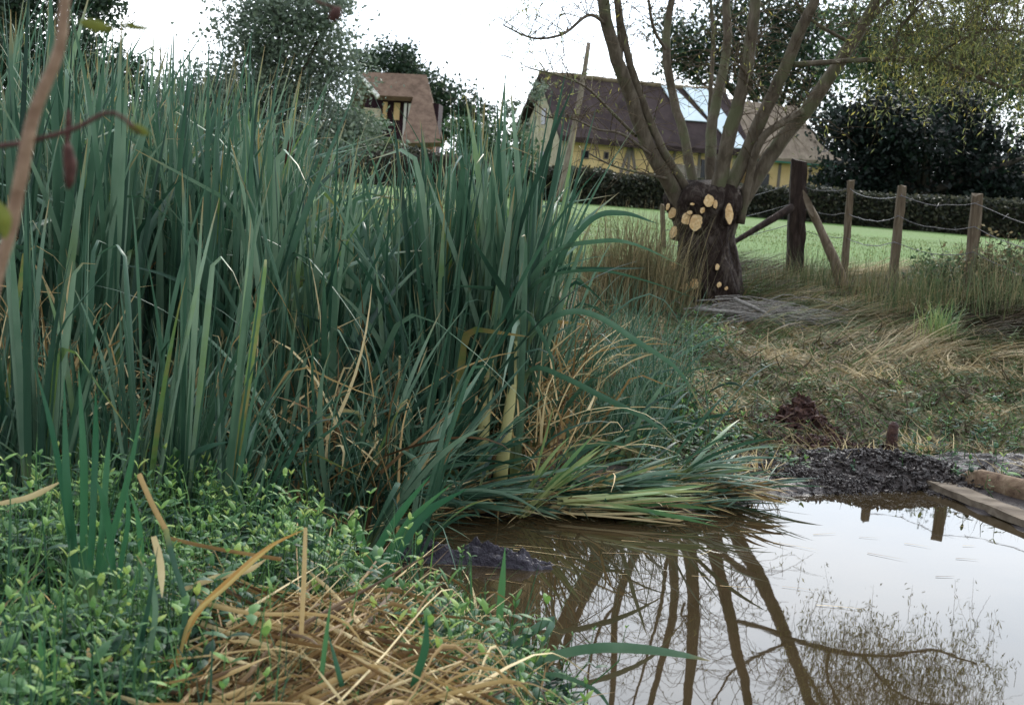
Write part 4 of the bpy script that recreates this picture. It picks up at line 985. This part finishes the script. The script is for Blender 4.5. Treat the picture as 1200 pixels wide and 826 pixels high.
# leaning broken stump
sp = gpt(960, 17.3); st = empty('broken_stump', sp, 'leaning broken grey stump with a pale split top right of the thick post', 'stump')
mb = MB(); tube(mb, catmull(np.array(pxs([(992, 345, 17.1), (975, 300, 17.2), (958, 262, 17.3), (943, 230, 17.3)])) - sp, 12), np.array([.11, .10, .095, .085, .08, .075, .07, .068, .065, .06, .05, .03]) * .8, 10, rough=.1, seed=3); mb.build('stem', M['fencewood'], st)
mb = MB(); strap(mb, np.array(pxs([(953, 254, 17.18), (948, 240, 17.18), (941, 223, 17.18)])) - sp, .08, 8, prof='leaf', fold=-.3); mb.build('split_face', M['plank'], st)
# thin pole left
mb = MB(); tube(mb, catmull(pxs([(655, 235, 34), (664, 195, 34), (674, 145, 34), (684, 90, 34), (690, 50, 34)]), 14), np.linspace(.09, .05, 14), 8, rough=.04)
tag(mb.build('wooden_pole', M['pinkpole'], loc=at(655, 235, 34)), 'thin pale pole leaning right in front of the plum roofed house', 'pole')

# ---------------------------------------------------------------- mud, planks, small things
def lump(name, pxc, z, rx_, ry_, rz_, mat, label, cat, seed, n=(46, 30), rough=.35, freq=3.0, rot=0):
    c = onz(*pxc, z); g = seed; mb = MB(); th = np.linspace(0, 2 * np.pi, n[0], endpoint=False); ph = np.linspace(0, 1, n[1])
    T, Pp = np.meshgrid(th, ph); rad = Pp
    ed = 1 + .35 * (fbm(np.cos(T) * 2 + 9, np.sin(T) * 2 + 9, g) - .47) * 2
    x = np.cos(T) * rad * rx_ * ed; y = np.sin(T) * rad * ry_ * ed
    hh = (1 - rad ** 2) ** .8 * rz_
    hh = hh + ((fbm(x / rx_ * freq + 20, y / ry_ * freq + 20, g + 2, 5) - .47) * 2) * rough * rz_ * (1 - rad ** 6)
    ca, sa = math.cos(rot), math.sin(rot); X_ = x * ca - y * sa; Y_ = x * sa + y * ca
    zb = np.maximum(height(X_ + c[0], Y_ + c[1]), -.02) - .03
    Z_ = np.where(rad > .98, zb - .03, np.maximum(zb, zb + .03 + hh))
    idx = np.arange(T.size).reshape(T.shape); q = np.stack([idx[:-1], np.roll(idx[:-1], -1, 1), np.roll(idx[1:], -1, 1), idx[1:]], -1).reshape(-1, 4)
    mb.add(np.stack([X_ + c[0], Y_ + c[1], Z_], -1), q); c2 = c.copy(); c2[2] = float(zb[0, 0])
    o = mb.build(name, M[mat], loc=c2, smooth=True); return tag(o, label, cat), c2
mo, mc = lump('mud_mound', (1045, 552), .06, .62, .30, .085, 'mud', 'mound of dark grey dug mud on the far edge of the pond', 'mud mound', 3, (120, 60), .6, 3.5)
lump('mud_bank', (925, 566), .04, .45, .18, .018, 'mud', 'low dark mud spill at the waterline left of the mound', 'mud', 8, (90, 40), .9, 6)
lump('mud_bank', (1170, 545), .1, .6, .3, .06, 'mud', 'flat wet mud patch behind the planks', 'mud', 12, (90, 40), .6, 6)
def clods(name, pxc, n, spx, spy, s, mat, label, cat, hz=.1, zz=.1):
    c = onz(*pxc, zz); mb = MB()
    for i in range(n):
        x, y = random.gauss(0, spx), random.gauss(0, spy); r = s * random.uniform(.4, 1.2); f = math.exp(-(x / spx) ** 2 / 2 - (y / spy) ** 2 / 2)
        p = np.array([c[0] + x, c[1] + y, gz(c[0] + x, c[1] + y) + hz * f * random.random() ** .5])
        u_ = np.linspace(0, 2 * np.pi, 7, endpoint=False); V = []
        for a in (-.8, 0, .8):
            V.append(np.stack([np.cos(u_) * math.cos(a), np.sin(u_) * math.cos(a), np.full(7, math.sin(a))], 1))
        V = np.vstack(V + [np.array([[0, 0, 1.0]])]) * (1 + rng.normal(0, .38, (22, 1))) * [r * random.uniform(.6, 1.6), r * .8, r * .55]
        M_ = np.array(Matrix.Rotation(random.random() * 6, 3, Vector(rng.normal(0, 1, 3)).normalized())); V = V @ M_.T + p
        ix = np.arange(21).reshape(3, 7); mb.add(V, np.stack([ix[:-1], np.roll(ix[:-1], -1, 1), np.roll(ix[1:], -1, 1), ix[1:]], -1).reshape(-1, 4), [(ix[2, i], ix[2, (i + 1) % 7], 21) for i in range(7)], rnd=random.random())
    return tag(mb.build(name, M[mat], loc=c, smooth=False), label, cat)
tag(clods('mud_clods', (1045, 552), 2200, .37, .18, .017, 'mud', 'crumbled wet mud clods covering the dug mound', 'mud', .14, .06), kind='stuff')
tag(clods('mud_crumbs', (935, 562), 2600, .36, .13, .014, 'mud', 'small mud crumbs along the far waterline', 'mud', .045, .03), kind='stuff')
clods('root_clump', (938, 490), 300, .11, .07, .034, 'peat', 'dark reddish torn root clump on the bank behind the mud', 'root clump', .22, .2)
tag(clods('soil_spill', (965, 512), 260, .24, .10, .02, 'peat', 'reddish brown soil spilled in front of the root clump', 'soil', .05, .16), kind='stuff')
mb = MB(); p = onz(1047, 503, .25); p[2] = gz(p[0], p[1])
tube(mb, [p - [0, 0, .06], p + [0, 0, .05], p + [-.005, 0, .12], p + [.0, 0, .19], p + [.003, 0, .21]], [.045, .042, .038, .034, .015], 10, rough=.1)
tag(mb.build('wooden_stake', M['peat'], loc=p), 'short dark red stake end sticking out of the bank', 'stake')
for u, v, n, lab in ((1010, 505, 70, 'small pile of pale straw left of the short stake'), (1078, 500, 60, 'small pile of pale straw right of the short stake'), (1040, 445, 40, 'tuft of pale broken straw on the bank above the stake'),
                     (885, 515, 60, 'pale straw lying between the reeds and the root clump'), (850, 470, 60, 'scatter of pale straw above the end of the reeds')):
    p = onz(u, v, .28); p[2] = gz(p[0], p[1]) + .01; mb = MB()
    b = p + rng.normal(0, .06, (n, 3)) * [1.4, 1, .2]; b[:, 2] = np.abs(b[:, 2] - p[2]) + p[2]
    blades(mb, b, rng.random(n) * 6.28, .4 + rng.random(n) * 1.0, rng.random(n) * 1.2, .08 + rng.random(n) * .16, .009, S=5, rnd=.6 + .4 * rng.random(n), wob=1)
    tag(mb.build('straw_pile', M['dead'], loc=p), lab, 'straw')
# planks
def slab(name, A, B, wd, th_, mat, label, cat, tiltz=0, seg=16):
    A = np.asarray(A, float); B = np.asarray(B, float); d = (B - A); L = np.linalg.norm(d); d = d / L; s = np.array([-d[1], d[0], 0]); s /= np.linalg.norm(s); up = np.cross(d, s); mb = MB()
    sec = [(0, 0), (0, 1), (.12, 1.08), (.9, 1.08), (1, .95), (1, 0)]; V = []
    for i in range(seg + 1):
        c = A + d * L * i / seg; 
        for (x, y) in sec: V.append(c + s * wd * x * (1 + rng.normal(0, .015)) + up * (th_ * y + rng.normal(0, .003)))
    m = len(sec); idx = np.arange(len(V)).reshape(seg + 1, m); V = np.array(V)
    if up[2] < 0: V = V
    n0 = len(V); V = np.vstack([V, V[:m].mean(0), V[-m:].mean(0)])
    mb.add(V, np.stack([idx[:-1], np.roll(idx[:-1], -1, 1), np.roll(idx[1:], -1, 1), idx[1:]], -1).reshape(-1, 4), [(idx[0, (i + 1) % m], idx[0, i], n0) for i in range(m)] + [(idx[-1, i], idx[-1, (i + 1) % m], n0 + 1) for i in range(m)])
    return tag(mb.build(name, M[mat], loc=A, smooth=False), label, cat)
A = onz(1085, 571, .01); B = onz(1330, 672, .01)
slab('plank', A, B, .17, .045, 'plank', 'long grey plank edging the right side of the pond', 'plank')
A2 = onz(1128, 566, .05); B2 = onz(1330, 632, .05); dd = (B2 - A2)
mb = MB(); P = catmull([A2 + [0, .1, 0], A2 + dd * .3 + [0, .14, .03], A2 + dd * .65 + [0, .14, .02], B2 + [0, .14, 0]], 24)
tube(mb, P, np.interp(np.linspace(0, 1, 24), [0, .1, 1], [.03, .085, .11]), 14, rough=.08, seed=5, flat=.6)
tag(mb.build('rotten_log', M['rotlog'], loc=A2), 'rotten brown log lying behind the grey plank', 'log')
# weed bank floating in the pond
mb0, c0 = lump('weed_islet', (555, 657), 0, .46, .11, .075, 'scum', 'low dark purple bank of rotting weed in the narrow end of the pond', 'weed bank', 21, (110, 40), 1.2, 6)
mb = MB(); 
bs = np.array([onz(random.uniform(440, 660), random.gauss(640, 30), .004) for _ in range(26)] + [onz(random.uniform(700, 1150), random.uniform(600, 720), .004) for _ in range(22)]); n = len(bs)
blades(mb, bs, rng.normal(0, .3, n), 1.555, 0.0, .04 + rng.random(n) ** 2 * .4, .004 + rng.random(n) * .005, S=5, rnd=rng.random(n) * .8, wob=.5)
tag(mb.build('floating_debris', M['dead']), 'bits of straw and leaf floating on the pond', 'debris', kind='stuff')
strapobj('floating_stick', [(862, 612, 7.9), (900, 617, 7.85), (962, 623, 7.8)], .008, 'dead', 'thin dark stick floating on the far side of the pond', 'stick', rnd=.1, prof='flat')

# ---------------------------------------------------------------- near twig (out of focus, top left)
tw_p = at(20, 300, 1.7); tw = empty('near_twig', tw_p, 'out of focus orange brown twig hanging down the left edge close to the camera', 'twig')
mb = MB(); tube(mb, catmull(np.array(pxs([(82, -60, 1.7), (76, 0, 1.7), (70, 55, 1.7), (55, 95, 1.7), (38, 140, 1.7), (24, 210, 1.7), (12, 270, 1.7), (-4, 330, 1.7), (-20, 420, 1.7)])) - tw_p, 30), np.interp(np.linspace(0, 1, 30), [0, .4, .7, 1], [.0055, .0075, .0085, .006]), 8, rough=.06); st_ = mb.build('stem', M['neartwig'], tw)
mb = MB(); tube(mb, catmull(np.array(pxs([(-30, 172, 1.75), (10, 170, 1.72), (50, 162, 1.7), (90, 150, 1.7), (130, 132, 1.7), (165, 156, 1.7)])) - tw_p, 18), np.linspace(.0035, .0025, 18), 6); mb.build('side_twig', M['catkin'], st_)
for pts, r_ in (([(80, 128, 1.75), (80, 150, 1.75), (78, 170, 1.75)], .004), ([(78, 168, 1.75), (82, 195, 1.75), (80, 222, 1.75)], .008)):
    mb = MB(); tube(mb, catmull(np.array(pxs(pts)) - tw_p, 8), r_ * np.array([.5, .9, 1, 1.1, 1, .9, .7, .3]), 8, rough=.12); mb.build('catkin', M['catkin'], tw)
for pts, w_ in (([(93, 26, 1.8), (112, 30, 1.8), (136, 36, 1.8)], .014), ([(140, 28, 1.8), (158, 32, 1.8), (178, 34, 1.8)], .008), ([(-8, 235, 1.6), (2, 255, 1.6), (6, 280, 1.6)], .022), ([(150, 148, 1.7), (163, 152, 1.7), (176, 158, 1.7)], .012)):
    mb = MB(); strap(mb, np.array(pxs(pts)) - tw_p, w_, 8, prof='leaf'); mb.build('leaf', M['nearleaf'], tw)
pp_ = at(392, 17, 2.2); mb = MB(); tube(mb, catmull(pxs([(398, 8, 2.2), (392, 17, 2.2), (386, 24, 2.2)]), 6), np.array([.2, .8, 1, 1, .7, .2]) * .009, 8, rough=.1)
tube(mb, catmull(pxs([(340, -70, 2.2), (350, -20, 2.2), (372, 2, 2.2), (396, 10, 2.2)]), 8), .002, 4)
tag(mb.build('seed_pod', M['catkin'], loc=pp_), 'blurred dark seed pod hanging at the top left of the sky gap', 'seed pod')

# ---------------------------------------------------------------- hedge, trees
def hedge(name, pts, h_, thick, label, n=22000):
    Pts = np.array(pts); seg = np.linalg.norm(np.diff(Pts, axis=0), axis=1); cum = np.concatenate([[0], np.cumsum(seg)]); t = rng.random(n) * cum[-1]
    x = np.interp(t, cum, Pts[:, 0]); y = np.interp(t, cum, Pts[:, 1]); top = h_ * (1 + .22 * (fbm(t * .5, t * 0, 5) - .47) * 2)
    side = rng.random(n); z = np.where(side < .55, rng.random(n) * top, top + rng.normal(0, .04, n)); off = np.where(side < .55, -thick / 2, rng.uniform(-thick / 2, thick / 2, n)) + rng.normal(0, .07, n)
    g0 = height(x, y); C = np.stack([x, y + off, g0 + z], 1); c0 = Pts[0]; c0 = np.array([c0[0], c0[1], gz(c0[0], c0[1])])
    rt = empty(name, c0, label, 'hedge'); mb = MB(); leafquads(mb, C - c0, .07 + .08 * rng.random(n), .6); mb.build('foliage', M['hedge'], rt)
    # woody core
    mb = MB(); m = 60; tt = np.linspace(0, cum[-1], m); cx = np.interp(tt, cum, Pts[:, 0]); cy = np.interp(tt, cum, Pts[:, 1]); cz = height(cx, cy)
    sec = [(-.38, 0), (-.36, .8), (-.2, .93), (.2, .93), (.36, .8), (.38, 0)]
    V = np.array([[(cx[i], cy[i] + a * thick, cz[i] + b * h_ * .98) for a, b in sec] for i in range(m)]).reshape(-1, 3) + rng.normal(0, .03, (m * 6, 3)); idx = np.arange(m * 6).reshape(m, 6)
    mb.add(V - c0, np.stack([idx[:-1, :-1], idx[:-1, 1:], idx[1:, 1:], idx[1:, :-1]], -1).reshape(-1, 4)); mb.build('branches', M['farbark'], rt)
hedge('hedge', [gpt(u, D, .9)[:2] for u, D in ((560, 39.5), (700, 39), (900, 38.5), (1100, 37.5), (1320, 36))], .86, .9, 'long low clipped dark hedge along the far side of the green paddock', 26000)
hedge('hedge', [gpt(u, D, .9)[:2] for u, D in ((-80, 44), (200, 43), (560, 42))], 1.1, 1.0, 'dark hedge running behind the reed bed below the left trees', 9000)

def tree(D, clumps, mat, label, trunk_u, n=9000, ls=.22, name='tree', droop=.2, sub=14, depth=1.0, aspect=.55, trw=.18, tight=.30, dj=1.0, shell=True):
    rt_p = gpt(trunk_u, D, .9); rt = empty(name, rt_p, label, 'tree'); C = []; area = sum(c[2] ** 2 for c in clumps); mbw = MB(); top = []
    zt = np.mean([at(c[0], c[1], D)[2] for c in clumps])
    fork = np.array([0, 0, max(.8, (zt - rt_p[2]) * .45)])
    tube(mbw, catmull([[0, 0, -.3], fork * .5 + [.05, 0, 0], fork], 8), np.linspace(trw * 1.3, trw * .8, 8), 9, rough=.06); 
    tr = mbw.build('trunk', M['farbark'], rt); mbl = MB()
    for (u, v, r) in clumps:
        c = at(u, v, D + random.uniform(-1, 1) * dj) - rt_p; rr = r / F * D
        m = (fork + c) / 2 + rng.normal(0, .15, 3); tube(mbl, catmull([fork * .95, m, c], 7), np.linspace(trw * .55, trw * .12, 7), 5, cap=False)
        k = int(n * r * r / area); sc_ = []
        for j in range(sub):
            d = rng.normal(0, 1, 3); d /= np.linalg.norm(d); q = c + d * rr * random.uniform(.45, .95) * [1, depth, .9]; sc_.append(q); tube(mbl, [c, (c + q) / 2 + rng.normal(0, .05, 3), q], [trw * .12, trw * .08, trw * .04], 3, cap=False)
        sc_ = np.array(sc_); pick = rng.integers(0, sub, k); w_ = rng.random(k) ** .5
        C.append(sc_[pick] + rng.normal(0, 1, (k, 3)) * rr * tight * [1, 1, .7])
    mbl.build('limbs', M['farbark'], tr); C = np.concatenate(C); mb = MB(); leafquads(mb, C, ls * (.35 + 1.1 * rng.random(len(C)) ** 1.4), aspect, droop=droop); mb.build('crown', M[mat], rt)
tree(34, [(330, 40, 60), (378, 75, 45), (300, 100, 60), (235, 115, 50), (250, 150, 60), (350, 140, 60), (385, 20, 30), (200, 130, 40), (330, 190, 60), (345, -20, 45), (410, 150, 30)], 't_greyhaze', 'grey green tree with leaf colour paled for haze rising behind the middle of the reed bed', 300, 64000, .115, tight=.40)
tree(27, [(20, 10, 55), (80, 60, 40), (50, 110, 50), (120, 130, 45), (140, 90, 28), (10, 80, 40), (60, 170, 50), (150, 170, 50), (100, -10, 40)], 't_dark', 'dark leafed tree behind the reeds at the far left', 60, 40000, .11, tight=.40)
tree(31, [(205, 175, 55), (150, 195, 50), (270, 190, 50), (100, 190, 50), (350, 215, 40)], 't_mid', 'green bush filling the gap behind the left part of the reed bed', 210, 8000, .12, trw=.1)
tree(78, [(450, 82, 34), (490, 95, 38), (528, 118, 34), (470, 70, 22), (550, 150, 34), (510, 150, 36), (430, 75, 20)], 't_dark', 'dark round tree behind the brown roofed cottage', 500, 16000, .24, trw=.25)
tree(50, [(575, 165, 32), (605, 180, 28), (550, 185, 30), (585, 200, 34), (545, 150, 18)], 't_mid', 'green shrubby tree between the cottage and the plum roofed house', 575, 6000, .18)
tree(46, [(418, 150, 22), (398, 140, 26), (428, 185, 26), (452, 172, 18), (380, 190, 34), (440, 150, 14)], 't_mid', 'green bush standing against the left end of the cottage', 400, 6000, .16, trw=.12)
tree(45, [(628, 105, 16), (600, 128, 14), (612, 150, 12)], 't_greyhaze', 'thin sapling with sparse leaves in front of the stone gable', 612, 700, .14, trw=.05)
tree(95, [(800, 40, 34), (835, 70, 34), (850, 20, 36), (890, 50, 44), (930, 80, 40), (880, 100, 34), (945, 35, 30), (915, 10, 34), (800, 80, 24), (960, 100, 34), (985, 60, 30)], 't_dark', 'tall drooping tree rising behind the tan thatched house', 890, 24000, .32, tight=.4, droop=1.5, trw=.4)
tree(60, [(1010, 60, 40), (1060, 40, 45), (1120, 60, 50), (1180, 50, 50), (1000, 20, 30), (1090, 100, 45), (1160, 110, 45), (1230, 90, 50), (1150, -10, 40), (1060, -10, 30), (1030, 105, 36)], 't_mid', 'mid green tree standing behind the willow branch at top right', 1110, 38000, .2, tight=.42, trw=.3)
tree(47, [(990, 150, 30), (1030, 160, 40), (1085, 165, 46), (1140, 175, 40), (1000, 200, 38), (1060, 205, 44), (1110, 215, 44), (1160, 220, 36), (1210, 215, 44), (1040, 135, 30), (1120, 130, 30), (1240, 170, 44), (975, 215, 24)], 't_vdark', 'yew like tree coloured near black for its deep shade at the right beyond the hedge', 1080, 30000, .2, trw=.3, name='yew_tree', tight=.36)
tree(70, [(990, 170, 60), (1060, 190, 60), (1120, 205, 60), (1260, 190, 80), (1180, 215, 40)], 't_vdark', 'evergreen coloured dark for shade behind the yew at the right edge', 1120, 22000, .3, trw=.3, name='yew_tree', tight=.36)

# ---------------------------------------------------------------- houses
class Frame:
    def __init__(s, o, d): s.o = np.array(o, float); s.d = np.array([d[0], d[1], 0.]) / math.hypot(d[0], d[1]); s.w = np.array([-s.d[1], s.d[0], 0.])
    def p(s, l, w, z): return s.o + s.d * l + s.w * w + np.array([0, 0, z])
def fbox(fr, l0, l1, w0, w1, z0, z1, mat, name, parent, org, lab=None):
    mb = MB(); box(mb, fr.p(l0, w0, z0) - org, fr.d * (l1 - l0), fr.w * (w1 - w0), np.array([0, 0, z1 - z0])); o = mb.build(name, M[mat], parent, smooth=False)
    if lab: o['label'] = lab
    return o
def roof_loft(fr, L, Wd, ze, zr, th_, over, mat, parent, org, hip0=0, hip1=0, name='roof', nl=40, sag=.06, seed=0, l0=-.35, l1=.35):
    K = 15; prof = []
    for i in range(K):
        t = i / (K - 1); wv = -over + (Wd + 2 * over) * t; e = abs(t - .5) * 2
        prof.append((wv, ze + (zr - ze) * (1 - e)))
    V = []; g = np.random.default_rng(seed)
    for a in range(nl + 1):
        l = l0 + (L + l1 - l0) * a / nl; s = -sag * math.sin(np.pi * a / nl)
        red = 0
        if hip1 and l > L + l1 - hip1: red = (l - (L + l1 - hip1)) / hip1
        if hip0 and l < l0 + hip0: red = 1 - (l - l0) / hip0
        top = []; bot = []
        for wv, z in prof:
            z2 = z - max(0, (z - ze)) * red * .9; top.append((l, wv, z2 + s + th_ + g.normal(0, .02))); bot.append((l, wv, z2 + s))
        for p in top + bot[::-1]: V.append(fr.p(*p))
    m = 2 * K; idx = np.arange((nl + 1) * m).reshape(nl + 1, m); V = np.array(V) - org
    q = np.stack([idx[:-1], np.roll(idx[:-1], -1, 1), np.roll(idx[1:], -1, 1), idx[1:]], -1).reshape(-1, 4).tolist()
    for e in (0, nl):
        for i in range(K - 1): q.append((idx[e, i], idx[e, i + 1], idx[e, m - 2 - i], idx[e, m - 1 - i]))
    mb = MB(); mb.add(V, q); return mb.build(name, M[mat], parent, smooth=False)
o1 = gpt(655, 62, .9); fr = Frame(o1, (math.cos(R(20)), math.sin(R(20))))
fr.o[2] = 0
hs = empty('thatched_house', o1, 'long ochre timber framed house with a dark plum roof and stone gable', 'house'); org = o1
L_, W_ = 8.6, 5.2; ze, zr = 2.9, 5.65
mb = MB(); box(mb, fr.p(0, 0, .6) - org, fr.d * L_, fr.w * .3, np.array([0, 0, 2.5])); box(mb, fr.p(0, W_ - .3, .6) - org, fr.d * L_, fr.w * .3, np.array([0, 0, 2.5])); mb.build('wall', M['yellow'], hs, smooth=False)
for l_, in ((0.0,), (L_ - .3,)):
    mb = MB()
    A_ = [fr.p(l_ - .02, -.02, .6), fr.p(l_ - .02, W_ + .02, .6), fr.p(l_ - .02, W_ + .02, 2.95), fr.p(l_ - .02, W_ / 2, 5.5), fr.p(l_ - .02, -.02, 2.95)]
    B_ = [p + fr.d * .32 for p in A_]; V = np.array(A_ + B_) - org
    mb.add(V, [(0, 1, 6, 5), (1, 2, 7, 6), (2, 3, 8, 7), (3, 4, 9, 8), (4, 0, 5, 9), (0, 4, 2, 1), (5, 6, 7, 9)], [(4, 3, 2), (9, 7, 8)])
    mb.build('gable_wall', M['stone'], hs, smooth=False)
rf = roof_loft(fr, L_, W_, ze, zr, .22, .55, 'roofdark', hs, org, seed=1)
mb = MB(); tube(mb, np.array([fr.p(l, W_ / 2, zr + .2 - .06 * math.sin(np.pi * (l + .3) / 9.2) + random.gauss(0, .02)) for l in np.linspace(-.35, L_ + .35, 24)]) - org, .12, 8, rough=.1); mb.build('ridge_cap', M['ridge'], rf)
# windows, timbers on the long side (w<0 side faces camera)
for l_, z0, z1, ww in ((.95, 2.25, 2.55, .28), (2.0, 2.3, 2.55, .16)):
    f = fbox(fr, l_ - .04, l_ + ww + .04, -.05, .02, z0 - .04, z1 + .04, 'timber', 'window', hs, org); fbox(fr, l_, l_ + ww, -.058, -.03, z0, z1, 'glass', 'pane', f, org)
def timber(l0, z0, l1, z1, w_=.13):
    a = fr.p(l0, -.045, z0) - org; b = fr.p(l1, -.045, z1) - org; d = b - a; n = np.cross(fr.w, d); n = n / np.linalg.norm(n) * w_
    mb = MB(); box(mb, a - n / 2, d, n, fr.w * .04); mb.build('timber', M['timber'], hs, smooth=False)
for a in ((2.65, 1.0, 3.15, 2.9), (3.15, 1.0, 3.2, 2.9), (3.75, 1.0, 3.25, 2.9), (4.5, 1.0, 4.5, 2.9), (5.0, 1.0, 5.4, 2.9), (6.2, 1.0, 5.8, 2.9), (6.6, 1.0, 6.6, 2.9), (7.4, 1., 7.4, 2.9)): timber(*a)
fbox(fr, 5.3, 8.2, -.04, -.005, .8, 2.3, 'stone2', 'render_patch', hs, org, 'pinkish rubble lower wall')
fbox(fr, 6.7, 7.2, -.06, -.01, 1.4, 2.6, 'glass', 'window', hs, org)
fbox(fr, 4.7, 5.0, -.06, -.01, 1.6, 2.3, 'glass', 'window', hs, org)
for w0, w1, z0, z1 in ((2.0, 2.6, 1.5, 2.4), (2.2, 2.7, 3.6, 4.3)):
    mb = MB(); box(mb, fr.p(-.055, w0, z0) - org, fr.d * .05, fr.w * (w1 - w0), np.array([0, 0, z1 - z0])); mb.build('window', M['glass'], hs, smooth=False)
# pale roof sheets lying on the slope
def sheet(l00, l01, l10, l11, t0, t1):
    def sp(l, t): wv = -.55 + (W_ / 2 + .55) * t; return fr.p(l, wv, ze + (zr - ze) * t + .22 - .06 * math.sin(np.pi * (l + .35) / (L_ + .7)))
    n = np.cross(fr.d, sp(0, 1) - sp(0, 0)); n /= np.linalg.norm(n); A_ = [sp(l00, t0), sp(l01, t0), sp(l11, t1), sp(l10, t1)]
    V = np.array([p + n * .05 for p in A_] + [p + n * .09 for p in A_]) - org; mb = MB()
    mb.add(V, [(3, 2, 1, 0), (4, 5, 6, 7), (0, 1, 5, 4), (1, 2, 6, 5), (2, 3, 7, 6), (3, 0, 4, 7)]); mb.build('roof_sheet', M['sheet'], rf, smooth=False)
sheet(6.0, 7.2, 5.6, 6.2, .42, .98)
sheet(8.0, 8.8, 6.7, 7.9, .02, .98)
# second house
o2 = fr.p(L_ + .5, .1, .9); f2 = Frame((o2[0], o2[1], 0), (math.cos(R(12)), math.sin(R(12))))
h2 = empty('thatched_house', o2, 'low yellow walled house with a tan thatched roof right of the plum roofed house', 'house'); L2 = 4.4
fbox(f2, 0, L2, 0, 4.6, .6, 2.75, 'yellow', 'wall', h2, o2)
roof_loft(f2, L2, 4.6, 2.8, 5.3, .2, .4, 'rooftan', h2, o2, hip1=1.7, seed=3, l0=-.5)
fbox(f2, -.4, L2 + .3, -.47, -.40, 2.72, 2.80, 'gutter', 'gutter', h2, o2)
fbox(f2, 1.5, 1.63, -.04, -.002, .8, 2.7, 'timber', 'timber', h2, o2); fbox(f2, 3.0, 3.12, -.04, -.002, .8, 2.7, 'timber', 'timber', h2, o2)
fbox(f2, .5, 1.1, -.04, -.004, 1.4, 2.2, 'glass', 'window', h2, o2)
# cottage on the left
oc = gpt(465, 58, .9); ct = empty('timber_cottage', oc, 'small timber cottage with a steep brown tiled roof and loft coloured dark for shade', 'house')
def poly_slab(pts, th_, mat, name, parent, org_, nrm=(0, -.7, .7), lab=None):
    A_ = np.array(pxs(pts)); n = np.array(nrm, float); n /= np.linalg.norm(n); k = len(A_); V = np.vstack([A_, A_ - n * th_]) - org_
    mb = MB(); i = np.arange(k); j = (i + 1) % k; mb.add(V, np.stack([i, i + k, j + k, j], -1), [(0, a, a + 1) for a in range(1, k - 1)] + [(k, k + a + 1, k + a) for a in range(1, k - 1)]); o = mb.build(name, M[mat], parent, smooth=False)
    if lab: o['label'] = lab
    return o
r_ = poly_slab([(418, 84, 60), (500, 88, 60), (484, 114, 59), (443, 112, 59)], .25, 'rooftile', 'roof', ct, oc)
poly_slab([(500, 88, 60), (517, 167, 57), (470, 168, 57), (484, 113.8, 59)], .25, 'rooftile', 'roof', ct, oc)
poly_slab([(418, 84, 60.2), (500, 88, 60.2), (520, 165, 63), (400, 160, 63)], .2, 'rooftile', 'roof', ct, oc, nrm=(0, .7, .7))
poly_slab([(418, 85, 59.9), (421, 84, 59.9), (445, 112, 58.8), (442, 114, 58.8)], .1, 'whitewood', 'bargeboard', r_, oc)
fc = Frame((oc[0], oc[1] + 1.6, 0), (1, 0))
pc = lambda u, v, D: at(u, v, D)
xl = pc(425, 150, 59.6)[0] - oc[0]; xr = pc(512, 150, 59.6)[0] - oc[0]
fbox(fc, xl, xr, .3, 3.2, .6, 4.0, 'maroon', 'loft', ct, oc, 'solid loft block coloured dark for the shade under the eaves')  # solid block; the darkness of the opening is only its colour
fbox(fc, xl, xr, -1.3, .25, .6, 2.35, 'brick', 'wall', ct, oc)
f = fbox(fc, pc(482, 175, 58)[0] - oc[0], pc(495, 175, 58)[0] - oc[0], -1.36, -1.28, 1.7, 2.15, 'glass', 'window', ct, oc)
fbox(fc, pc(424, 175, 58)[0] - oc[0], pc(438, 175, 58)[0] - oc[0], -1.36, -1.28, 1.6, 2.1, 'glass', 'window', ct, oc)
for u in (472, 477, 483): fbox(fc, pc(u, 135, 59)[0] - oc[0], pc(u + 3, 135, 59)[0] - oc[0], -.2, -.12, 2.4, 3.9, 'whitewood', 'stud', ct, oc)
fbox(fc, pc(446, 135, 59)[0] - oc[0], pc(451, 135, 59)[0] - oc[0], .18, .26, 3.2, 3.9, 'yellow', 'panel', ct, oc); fbox(fc, pc(459, 135, 59)[0] - oc[0], pc(466, 135, 59)[0] - oc[0], .18, .26, 3.2, 3.9, 'yellow', 'panel', ct, oc)
fbox(fc, xl, pc(444, 135, 59)[0] - oc[0], -.1, .28, 2.3, 3.6, 'stone', 'side_wall', ct, oc)

for i, (k, o) in enumerate(protos):
    if i not in used: bpy.data.objects.remove(o, do_unlink=True)
